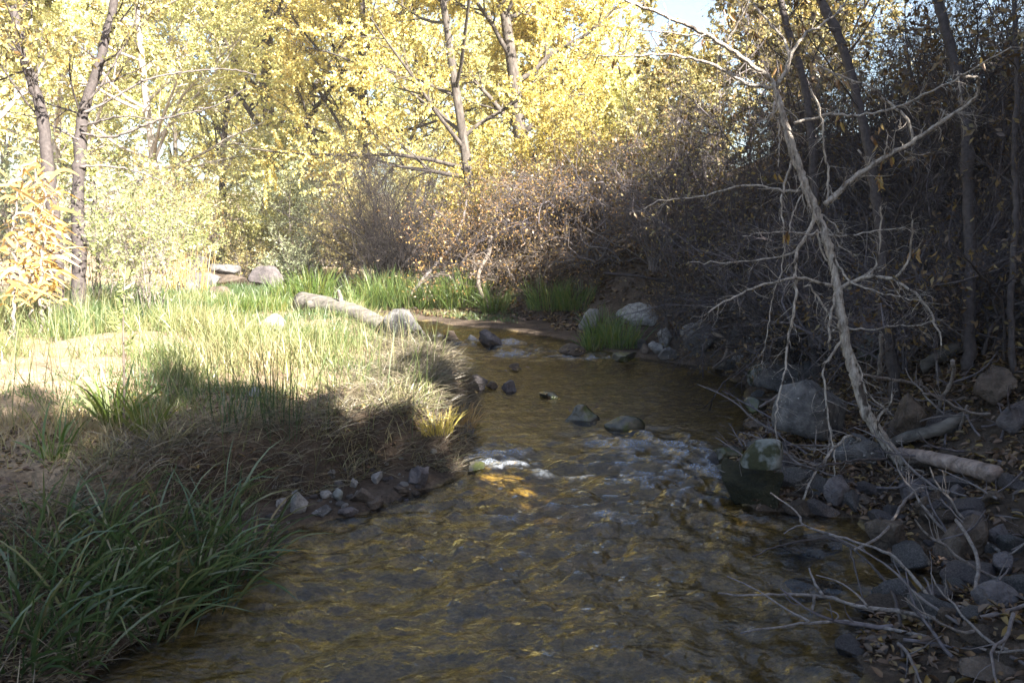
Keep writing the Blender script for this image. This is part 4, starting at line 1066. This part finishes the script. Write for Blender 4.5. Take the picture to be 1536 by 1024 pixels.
for path, d_, r0, r1, mat, lab, nm in [
    ([(616, 442), (650, 400), (680, 365), (694, 330), (700, 300)], 14.2, 3, 2, 'twig', 'bare grey pole leaning on the far bank behind the reeds', 'leaning_pole'),
    ([(735, 462), (722, 440), (717, 420), (722, 400), (733, 380), (736, 355)], 13.2, 2.6, 4, 'root', 'pale bent root reaching down to the far grass', 'hanging_root'),
    ([(590, 415), (615, 385), (640, 350), (655, 318)], 15.0, 2, 1.5, 'twig', 'thin dark pole leaning left of the grey one', 'leaning_pole'),
    ([(1084, 548), (1090, 530), (1092, 515), (1082, 505), (1070, 500)], 8.3, 3.6, 3, 'root', 'forked white root reaching down to the pool', 'root'),
    ([(1143, 505), (1130, 480), (1115, 460), (1106, 448)], 8.6, 5, 4, 'twig', 'grey branch propped against the pale high boulder', 'fallen_branch'),
    ([(905, 410), (960, 415), (1020, 428), (1075, 440)], 11.0, 2, 3, 'darktwig', 'thin dark branch lying level across the brush left of the pale boulder', 'fallen_branch'),
    ([(1322, 501), (1321, 541), (1319, 564)], 5.6, 3, 3.5, 'paletwig', 'short upright whitish stick beside the leaning trunk', 'stick'),
    ([(1429, 541), (1429, 568), (1412, 601), (1401, 651), (1392, 690)], 4.9, 3, 2.5, 'paletwig', 'whitish sapling stem standing behind the barkless log', 'stick'),
    ([(1451, 608), (1437, 651), (1415, 690)], 4.9, 2, 2, 'paletwig', 'thin whitish stick right of the sapling stem', 'stick'),
    ([(1280, 560), (1330, 568), (1372, 575), (1400, 590), (1440, 612)], 5.2, 2, 3, 'paletwig', 'bent grey stick lying behind the leaning trunk', 'stick'),
    ([(1385, 590), (1420, 600), (1450, 640), (1470, 690)], 5.0, 2, 3, 'twig', 'curved bare stem in front of the straight dark trunk', 'stick'),
    ([(1140, 610), (1175, 588), (1210, 570)], 5.9, 2, 2, 'twig', 'thin grey stick slanting across the tilted slab', 'stick'),
    ([(1230, 700), (1280, 690), (1330, 688)], 4.6, 1.6, 2, 'darktwig', 'dark stick lying under the broad greenish rock', 'stick'),
]:
    pts = np.array([at_d(x, y, d_ + .15 * i) for i, (x, y) in enumerate(path)])
    kk = d_ / FPX
    o, P = limb(nm, pts, r0 * kk, r1 * kk, mat, None, None, 7, .006, len(lab))
    tag(o, lab, 'root' if 'root' in nm else 'stick' if nm == 'stick' else 'branch')

FBR = [
    ('long arched fallen branch reaching over the water from the leaf heap', [(([(1404, 912), (1384, 882), (1364, 859), (1341, 835), (1314, 822), (1277, 810), (1241, 799), (1206, 787), (1194, 767), (1156, 739)]), 3.2, 1.6, .12, .16),
        (([(1206, 787), (1196, 788), (1176, 800)]), 1.6, 1, .17, .12)]),
    ('dark bowed fallen branch dipping into the backwater', [(([(1355, 985), (1351, 942), (1341, 895), (1321, 862), (1291, 832), (1257, 810), (1231, 807), (1197, 812), (1157, 822), (1129, 834)]), 4, 1.5, .05, .12), (([(1275, 822), (1290, 880), (1297, 912)]), 1.8, 1.2, .13, .08)]),
    ('forked grey fallen branch lying level just above the water', [(([(1454, 940), (1424, 930), (1377, 922), (1331, 914), (1291, 910), (1257, 899), (1231, 893), (1174, 891), (1117, 892), (1077, 889)]), 4.5, 1.6, .12, .07),
        (([(1234, 892), (1221, 872), (1214, 852)]), 2.6, 1.4, .1, .16), (([(1301, 909), (1284, 889), (1257, 872), (1224, 862)]), 2, 1.1, .11, .12), (([(1222, 893), (1220, 905), (1217, 922)]), 2.6, 2, .09, .01), (([(1404, 912), (1444, 910), (1464, 919), (1484, 932)]), 3.2, 3, .14, .14)]),
    ('lowest grey fallen branch with dark tip at the water surface', [(([(1424, 960), (1371, 952), (1341, 944), (1307, 937), (1257, 932), (1211, 934), (1157, 940), (1111, 949)]), 4, 1.6, .08, .04), (([(1214, 932), (1167, 905), (1131, 882), (1091, 864)]), 2.2, 1, .06, .1), (([(1251, 933), (1257, 922), (1240, 913)]), 1.6, .9, .08, .1)]),
    ('long curved whitish branch hanging from the log to the water', [(([(1282, 824), (1311, 810), (1334, 789), (1351, 759), (1366, 742), (1384, 732), (1424, 737)]), 2.2, 2.8, .12, .22)]),
    ('short curved whitish stick standing before the big tan rock', [(([(1434, 779), (1457, 815), (1467, 849), (1461, 895)]), 2.8, 3, .3, .12)]),
]
for q, (lab, parts) in enumerate(FBR):
    path, ra, rb, za, zb = parts[0]
    def pts_of(path, za, zb):
        return np.array([at_z(x, y, za + (zb - za) * i / (len(path) - 1)) for i, (x, y) in enumerate(path)])
    W0 = pts_of(path, za, zb)
    mat = 'darktwig' if 'dark bowed' in lab else 'paletwig'
    t = thing('fallen_branch', W0[0], lab, 'branch', 'fallen branches over the near right water')
    for i, (path, ra, rb, za, zb) in enumerate(parts):
        Wp = pts_of(path, za, zb); kk = Wp[0][1] / FPX
        limb('bough' if i == 0 else 'side_branch', Wp, ra * kk, rb * kk, mat, t, None, 7, .004, q + i)

g = np.random.default_rng(91)
SM = []
for q in range(5):
    P = walk(g, np.zeros((1, 3)), np.array([[1., 0, .05]]), g.uniform(.3, .7), 9, .14, (0, 0, .01))
    R = np.linspace(.008, .003, 9)[None]
    C, CR = grow(g, P, R, 3, .16, .8, 5, .18, (0, 0, 0), .6, .2, .9, .002)
    mb = MB(); mb.tubes(P, R, 6, g); mb.tubes(C, CR, 4, g)
    me = mb.mesh('dead_stick', (0, 0, 0), True); me.materials.append(M[['thicket', 'twig', 'paletwig', 'twig', 'thicket'][q]]); SM.append(me)
n = 0
while n < 130:
    px, py = g.uniform(1090, 1536), g.uniform(480, 1000)
    p = hit(px, py)
    if shore(p[:1], p[1:2])[0][0] < .08 or p[1] > 9: continue
    o = bpy.data.objects.new('dead_stick', SM[n % 5]); COL.objects.link(o)
    o.location = (p[0], p[1], p[2] + g.uniform(.01, .06)); o.rotation_euler = (g.uniform(-.6, .6), g.uniform(-.35, .15), g.uniform(0, 6.28)); o.scale = (g.uniform(.7, 1.3),) * 3
    tag(o, 'thin dead stick lying among leaves and rocks on the right bank', 'stick', 'dead sticks strewn over the right bank'); n += 1

# ------------------------------------------------------------------ grasses
def clump(px, py, n, L, w, mat, label, seed, tilt=.5, bend=.35, rad=.07, name='sedge_clump', group=None, pos=None, tone=(0, 1), cat='grass clump', dirb=(0, 0), K=6):
    b = hit(px, py) if pos is None else pos
    g = np.random.default_rng(seed)
    a = g.uniform(0, 2 * math.pi, n); rr = np.sqrt(g.uniform(0, 1, n)) * rad
    base = np.stack([np.cos(a) * rr, np.sin(a) * rr, np.full(n, -.02)], 1)
    tl = np.abs(g.normal(size=n)) * tilt + .05
    a2 = a + g.normal(size=n) * .7
    d = np.stack([np.cos(a2) * tl + dirb[0], np.sin(a2) * tl + dirb[1], np.ones(n)], 1)
    mb = MB()
    rd = tone[0] + (tone[1] - tone[0]) * np.clip(g.beta(1.2, 1.9, n), 0, 1)
    mb.blades(base, d, L * g.uniform(.45, 1.15, n), w * g.uniform(.6, 1.2, n), bend * g.uniform(.4, 1.5, n), rd, K, g)
    o = link(name, mb.mesh(name), M[mat], None, tuple(b))
    tag(o, label, cat, group)
    return o


GF = 'sedge clumps on the near left bank'
FG = [(385, 838, 44, .50, 'upright sedge tuft standing farthest out in the water'), (340, 866, 70, .62, 'dense dark sedge clump behind the outermost tuft'), (290, 880, 80, .66, 'tall dark sedge clump in the middle of the near left bank'),
      (318, 905, 60, .50, 'drooping sedge clump at the waterline of the near left bank'), (245, 905, 80, .62, 'broad sedge clump with blades hanging over the water'), (200, 870, 70, .60, 'arching sedge clump behind the broad one'),
      (230, 950, 60, .52, 'low sedge clump at the water near the lower left'), (165, 930, 70, .60, 'thick sedge clump at lower left with a few yellow blades'), (120, 985, 70, .58, 'sedge clump touching the bottom edge'),
      (60, 950, 70, .60, 'sedge clump with a broad pale blade at the lower left edge'), (105, 880, 70, .55, 'flattened sedge clump left of the arching one'), (40, 860, 60, .50, 'flattened sedge clump at the left edge'),
      (150, 820, 60, .50, 'matted sedge clump under the sunlit dirt'), (260, 820, 60, .58, 'sedge clump with long blades leaning right at the bank top'), (330, 800, 54, .60, 'upright sedge clump against the dark undercut bank'), (20, 1010, 60, .5, 'sedge clump in the lower left corner'),
      (80, 800, 46, .42, 'thin sedge clump beside the sunlit dirt at the left edge')]
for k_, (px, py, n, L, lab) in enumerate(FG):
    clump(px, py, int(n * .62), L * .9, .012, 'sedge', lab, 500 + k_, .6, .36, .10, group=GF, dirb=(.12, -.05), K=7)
GQ = 'far grass tufts by the pool'
FT = [(540, 474, 1.1, .62, 'reed grass tuft right behind the slanting grey rock'), (575, 470, 1.1, .66, 'reed grass tuft left of centre in the green strip behind the rock'), (610, 474, 1.1, .60, 'reed grass tuft in the middle of the green strip'),
      (645, 480, 1.0, .58, 'yellowish reed grass tuft in the green strip'), (680, 486, 1.0, .60, 'reed grass tuft near the right end of the green strip'), (705, 484, .9, .58, 'last reed grass tuft left of the bent root'),
      (742, 492, .7, .42, 'small grass tuft at the foot of the bent root'), (825, 462, 1.3, .55, 'brightest green grass mound under the bare roots'), (860, 462, 1.0, .45, 'green grass mound right beside the brightest one'),
      (905, 505, .7, .48, 'upright grass tuft beside the pale upright rock'), (930, 520, .8, .46, 'grass tuft at the waterline left of the rock heap'), (890, 522, .5, .34, 'low grass tuft under the pale upright rock'),
      (470, 455, 1.0, .50, 'tall green grass tuft behind the root end of the log'), (435, 458, 1.0, .38, 'green grass tuft left of the root end of the log'), (505, 462, 1.0, .46, 'grass tuft behind the middle of the log'),
      (380, 420, 1.4, .30, 'grass patch in the middle of the dry streambed'), (395, 466, 1.0, .28, 'grass tuft at the back rim of the meadow'), (350, 470, 1.0, .28, 'pale grass tuft at the back rim near the broad boulder')]
FD = [14.2, 14.3, 14.2, 14.1, 13.9, 13.8, 13.2, 0, 0, 0, 0, 0, 12.6, 12.5, 12.7, 0, 0, 0]
for k_, (px, py, wid, L, lab) in enumerate(FT):
    fp = on(px, FD[k_]) if FD[k_] else None
    clump(px, py, int(260 * wid), L * (1.15 if fp is not None else 1), .011, 'reed', lab, 600 + k_, .35, .22, .30 * wid, name='reed_tuft', group=GQ, tone=(0, .9), K=5, pos=fp)
clump(172, 640, 40, .46, .020, 'reed', 'broad bladed yellow green clump lit at the edge of the shade', 700, .45, .2, .06, name='iris_clump', tone=(.2, .75))
clump(225, 655, 60, .40, .010, 'reed', 'bright fine grass tuft right of the broad bladed clump', 701, .4, .2, .06, name='grass_tuft', tone=(.3, .9))
clump(80, 690, 20, .38, .014, 'reed', 'short bright green blades on the sunlit dirt at the left', 702, .5, .2, .05, name='grass_tuft', tone=(.1, .6))
clump(250, 668, 50, .22, .007, 'meadow', 'small brown dead tuft at the shade edge under the bright grass', 703, .6, .2, .05, name='grass_tuft', tone=(.7, 1))
clump(405, 635, 26, .62, .006, 'sedge', 'thin dark rush stems standing in the middle of the meadow', 704, .12, .06, .12, name='rush_clump', tone=(0, .3))
clump(425, 655, 26, .55, .006, 'sedge', 'second bundle of dark rush stems, at the bank edge', 705, .15, .06, .12, name='rush_clump', tone=(0, .3))
clump(340, 640, 34, .40, .006, 'sedge', 'low dark rush bundle left of the tall thin stems', 706, .2, .08, .15, name='rush_clump', tone=(0, .4))
clump(690, 640, 150, .24, .006, 'tanleaf', 'orange brown grass fringe at the water corner of the meadow', 707, .5, .2, .12, name='grass_tuft')
clump(655, 645, 140, .20, .006, 'orange', 'golden grass fringe left of the orange brown one', 708, .5, .2, .12, name='grass_tuft')

# red stemmed weed
b = hit(186, 645)
wd = thing('tall_weed', b, 'single tall weed with a reddish stem rising before the pale trunks', 'weed')
kk = b[1] / FPX
_, P = limb('stem', [b, at_d(186, 560, b[1] + .05), at_d(185, 480, b[1] + .05), at_d(188, 400, b[1] + .1)], 2 * kk, 1 * kk, 'root', wd, 30, 6, .002)
g = np.random.default_rng(3); mb = MB()
C, CR = grow(g, P[None], np.full((1, len(P)), .003), 20, .12, .7, 4, .1, (0, 0, .05), .5, .45, 1, .001)
leaves_on(g, mb, C, 6, .045, .35, .1, 0); link('foliage', mb.mesh('foliage', wd.location), M['palegreen'], wd)

# dry cane at the left edge
for q, (px, py, top, lab) in enumerate([(48, 500, 235, 'dry cane plant, leftmost, with curled orange leaves'), (62, 505, 260, 'dry cane plant in the middle with pale hanging leaves'), (74, 500, 290, 'dry cane plant beside the pale trunks, shortest'), (22, 510, 260, 'dry cane plant touching the left edge')]):
    b = hit(px, py); kk = b[1] / FPX
    t = thing('dry_cane', b, lab, 'plant', 'dry cane plants at the left edge')
    _, P = limb('stem', [b, at_d(px, (py + top) / 2, b[1] + .1), at_d(px + 6, top, b[1] + .1)], 3 * kk, 1.2 * kk, 'paletwig', t, 30, 7, .03, q)
    g = np.random.default_rng(800 + q); mb = MB(); n = 85
    i = g.integers(7, len(P) - 1, n); a = g.uniform(0, 6.28, n)
    mb.blades(P[i] + g.normal(size=(n, 3)) * .05, np.stack([np.cos(a), np.sin(a), g.uniform(-.8, 1.8, n)], 1), g.uniform(.07, .40, n), g.uniform(.010, .042, n), g.uniform(.1, 3.0, n), g.uniform(0, 1, n), 9, g)
    link('leaf_cluster', mb.mesh('leaf_cluster', t.location), M['tanleaf'], t)
# dry stalks near the streambed
for q, (px, lab) in enumerate([(262, 'dry tan stalk bundle behind the green bush'), (288, 'dry tan stalk bundle nearest the streambed rocks')]):
    clump(px, 446, 60, .95, .012, 'tanleaf', lab, 820 + q, .15, .06, .3, name='dry_stalk', group='dry stalks', K=5)


# meadow (nobody could count the blades)
def scatter(n, x0, x1, y0, y1, cond):
    g = np.random.default_rng(int(n + abs(x0) * 10))
    x = g.uniform(x0, x1, n); y = g.uniform(y0, y1, n)
    dd, aa = shore(x, y)
    ok = cond(x, y, dd, g) & ~((aa[:, 2] > .25) & (dd < .40))
    x, y = x[ok], y[ok]
    return x, y, ground(x, y), dd[ok], g


def meadow_blades(mb, x, y, z, g, L, w, tone, tilt=.35, bend=.25, K=4, dirx=None):
    n = len(x)
    d = np.stack([g.normal(size=n) * tilt, g.normal(size=n) * tilt, np.ones(n)], 1)
    if dirx is not None: d = d + dirx
    mb.blades(np.stack([x, y, z - .01], 1), d, L, w, bend * g.uniform(.3, 1.6, n), np.clip(tone, 0, 1), K, g)


mb = MB()
x, y, z, dd, g = scatter(120000, -6.5, .1, 3.0, 13.5, lambda x, y, d, g: (d > .22) & (x < .1) & (g.uniform(size=len(x)) < np.clip(.55 + 1.4 * fbm(x * 1.6, y * 1.6, 3, 41) - 1.1 * ss((4.8 - y) / .8) * ss((-2.3 - x) / .5), 0, 1)))
pt = fbm(x * .9, y * .9, 3, 42)
tall = ss((y - 5.6) / 2.0) * ss((-1.0 - x) / 1.2) * (1 - .85 * ss((y - 8.6) / .8) * ss((x + 3.9) / .6))
tone = .42 + .9 * pt + g.normal(size=len(x)) * .16 - .12 * tall + .15 * ss((5.6 - y) / .8)
Lb = (.09 + (.135 - .06 * ss((y - 8.5) / 3)) * tall + .06 * pt) * g.uniform(.5, 1.7, len(x))
meadow_blades(mb, x, y, z, g, Lb, .0035 + .0015 * g.uniform(size=len(x)) + .0004 * y, tone, .4, .25)
x, y, z, dd, g = scatter(1500, -5.5, -.3, 4.4, 11, lambda x, y, d, g: (d > .3))
meadow_blades(mb, x, y, z, g, g.uniform(.35, .75, len(x)) * (1 - .45 * ss((y - 7) / 3)), .0045, g.beta(1.2, 1.6, len(x)), .16, .10, 5)
tag(link('meadow_grass', mb.mesh('meadow_grass'), M['meadow']), 'green and straw coloured grass covering the low left bank', None, None, 'stuff')
# shaded matted grass on and over the bank edge
mb = MB()
x, y, z, dd, g = scatter(130000, -3.5, .2, 1.8, 10.5, lambda x, y, d, g: (d > .03) & (x < .1) & (d < np.where(y < 4.0, 2.2, .75)) & ~((x < -2.2) & (y > 3.5)) & (g.uniform(size=len(x)) < .55 + .5 * fbm(x * 3, y * 3, 2, 43)))
kx = np.where(dd < .6, 1, .2)
meadow_blades(mb, x, y, z, g, .14 * g.uniform(.5, 1.8, len(x)), .0045, g.beta(1.5, 1.5, len(x)), 1.0, .45, 5, np.stack([kx * .4, -kx * .3, -kx * .25], 1))
x, y, z, dd, g = scatter(26000, -2.6, .2, 3.6, 8.5, lambda x, y, d, g: (d > .2) & (x < .1) & (d < 1.0) & (g.uniform(size=len(x)) < .7 + .5 * fbm(x * 4, y * 4, 2, 47)))
meadow_blades(mb, x, y, z, g, .19 * g.uniform(.4, 1.7, len(x)), .0042, g.beta(1.3, 1.3, len(x)), .9, .6, 6, np.tile([[.3, -.35, -.05]], (len(x), 1)))
tag(link('bank_grass', mb.mesh('bank_grass'), M['deadgrass']), 'matted grey brown grass hanging over the shaded bank edge', None, None, 'stuff')

# leaf litter
def aa_far(x, y):
    return y > 12.6 - .3 * np.clip(x, -3, 3)


mb = MB()
x, y, z, dd, g = scatter(52000, .6, 7.5, 1.6, 15, lambda x, y, d, g: (d > .03) & (g.uniform(size=len(x)) < .25 + 1.9 * fbm(x * 2.2, y * 2.2, 4, 44)))
n = len(x); l = g.uniform(.025, .07, n) * (1 + .03 * y)
mb.leaves(np.stack([x, y, z + .006], 1), np.c_[g.normal(size=(n, 2)), g.normal(size=n) * .25], np.c_[g.normal(size=(n, 2)) * .35, np.ones(n)], l, l * .5, np.clip(g.beta(1.6, 1.6, n), 0, 1), .3, True)
x, y, z, dd, g = scatter(36000, .8, 3.6, 1.6, 7, lambda x, y, d, g: (d > .02) & (g.uniform(size=len(x)) < .75 + 2.0 * fbm(x * 2.8, y * 2.8, 4, 45)))
n = len(x); l = g.uniform(.025, .06, n)
mb.leaves(np.stack([x, y, z + g.uniform(.004, .03, n)], 1), np.c_[g.normal(size=(n, 2)), g.normal(size=n) * .3], np.c_[g.normal(size=(n, 2)) * .45, np.ones(n)], l, l * .5, np.clip(g.beta(1.3, 1.6, n), 0, 1), .3, True)
x, y, z, dd, g = scatter(9000, -3, .1, 1.8, 6, lambda x, y, d, g: (d > .03))
n = len(x); l = g.uniform(.02, .05, n)
mb.leaves(np.stack([x, y, z + .01], 1), np.c_[g.normal(size=(n, 2)), g.normal(size=n) * .25], np.c_[g.normal(size=(n, 2)) * .35, np.ones(n)], l, l * .5, np.clip(g.beta(1.6, 1.6, n), 0, 1), .3, True)
x, y, z, dd, g = scatter(16000, -3.5, 4, 11.5, 17.5, lambda x, y, d, g: (d > .1) & (aa_far(x, y)))
n = len(x); l = g.uniform(.04, .10, n)
mb.leaves(np.stack([x, y, z + .02], 1), np.c_[g.normal(size=(n, 2)), g.normal(size=n) * .25], np.c_[g.normal(size=(n, 2)) * .5, np.ones(n)], l, l * .5, np.clip(g.beta(1.3, 1.8, n), 0, 1), .3, True)
# leaves caught on midstream rocks
for px, py, n, s in [(878, 612, 26, .05), (858, 520, 26, .10), (738, 508, 8, .08), (1040, 668, 6, .05), (772, 550, 8, .07), (828, 592, 6, .06)]:
    c = at_z(px, py + 14); g = np.random.default_rng(px)
    p = c + g.normal(size=(n, 3)) * np.array([s, s * .6, .012]) + np.array([0, .05, .07])
    mb.leaves(p, rn(g, n) * np.array([1, 1, .4]), np.c_[g.normal(size=(n, 2)) * .5, np.ones(n)], g.uniform(.03, .06, n), g.uniform(.015, .03, n), g.uniform(0, 1, n), .3, True)
tag(link('leaf_litter', mb.mesh('leaf_litter'), M['litter']), 'brown and yellow fallen leaves strewn over the banks', None, None, 'stuff')

# ------------------------------------------------------------------ added haze
HAZE = .0009  # density of an added volume that veils the background like lens glare
m = bpy.data.materials.new('haze'); m.use_nodes = True; m.node_tree.nodes.clear()
o_ = m.node_tree.nodes.new('ShaderNodeOutputMaterial'); pv = m.node_tree.nodes.new('ShaderNodeVolumePrincipled')
pv.inputs['Color'].default_value = (.95, .95, .95, 1); pv.inputs['Density'].default_value = HAZE; pv.inputs['Anisotropy'].default_value = 0
m.node_tree.links.new(pv.outputs[0], o_.inputs['Volume'])
c = np.array([(x, y, z) for x in (-55, 55) for y in (-15, 95) for z in (-2, 26)], float)
f = np.array([(0, 1, 3, 2), (4, 6, 7, 5), (0, 4, 5, 1), (2, 3, 7, 6), (0, 2, 6, 4), (1, 5, 7, 3)])
if HAZE: tag(link('haze', mk('haze', c, f), m), 'thin added haze standing in for lens glare', None, None, 'stuff')

# ------------------------------------------------------------------ light
SUN_EL = math.radians(38)
to_sun = Vector((.70, -.71, 0)).normalized() * math.cos(SUN_EL) + Vector((0, 0, math.sin(SUN_EL)))
sl = bpy.data.lights.new('sun', 'SUN'); sl.energy = 5.0; sl.angle = math.radians(.5); sl.color = (1.0, .95, .86)
so = bpy.data.objects.new('sun', sl); COL.objects.link(so)
so.rotation_euler = to_sun.to_track_quat('Z', 'Y').to_euler()
W = bpy.data.worlds.new("World"); scene.world = W; W.use_nodes = True
nt = W.node_tree; bg = nt.nodes['Background']
sk = nt.nodes.new('ShaderNodeTexSky'); sk.sky_type = 'NISHITA'; sk.sun_disc = False
sk.sun_elevation = SUN_EL; sk.sun_rotation = math.atan2(to_sun.x, to_sun.y)
sk.dust_density = 1.5
nt.links.new(sk.outputs[0], bg.inputs[0]); bg.inputs[1].default_value = .05
scene.view_settings.view_transform = 'Standard'; scene.view_settings.look = 'None'; scene.view_settings.gamma = 1
scene.view_settings.exposure = 2.8
scene.cycles.use_denoising = True
scene.cycles.max_bounces = 8; scene.cycles.transparent_max_bounces = 8; scene.cycles.diffuse_bounces = 3
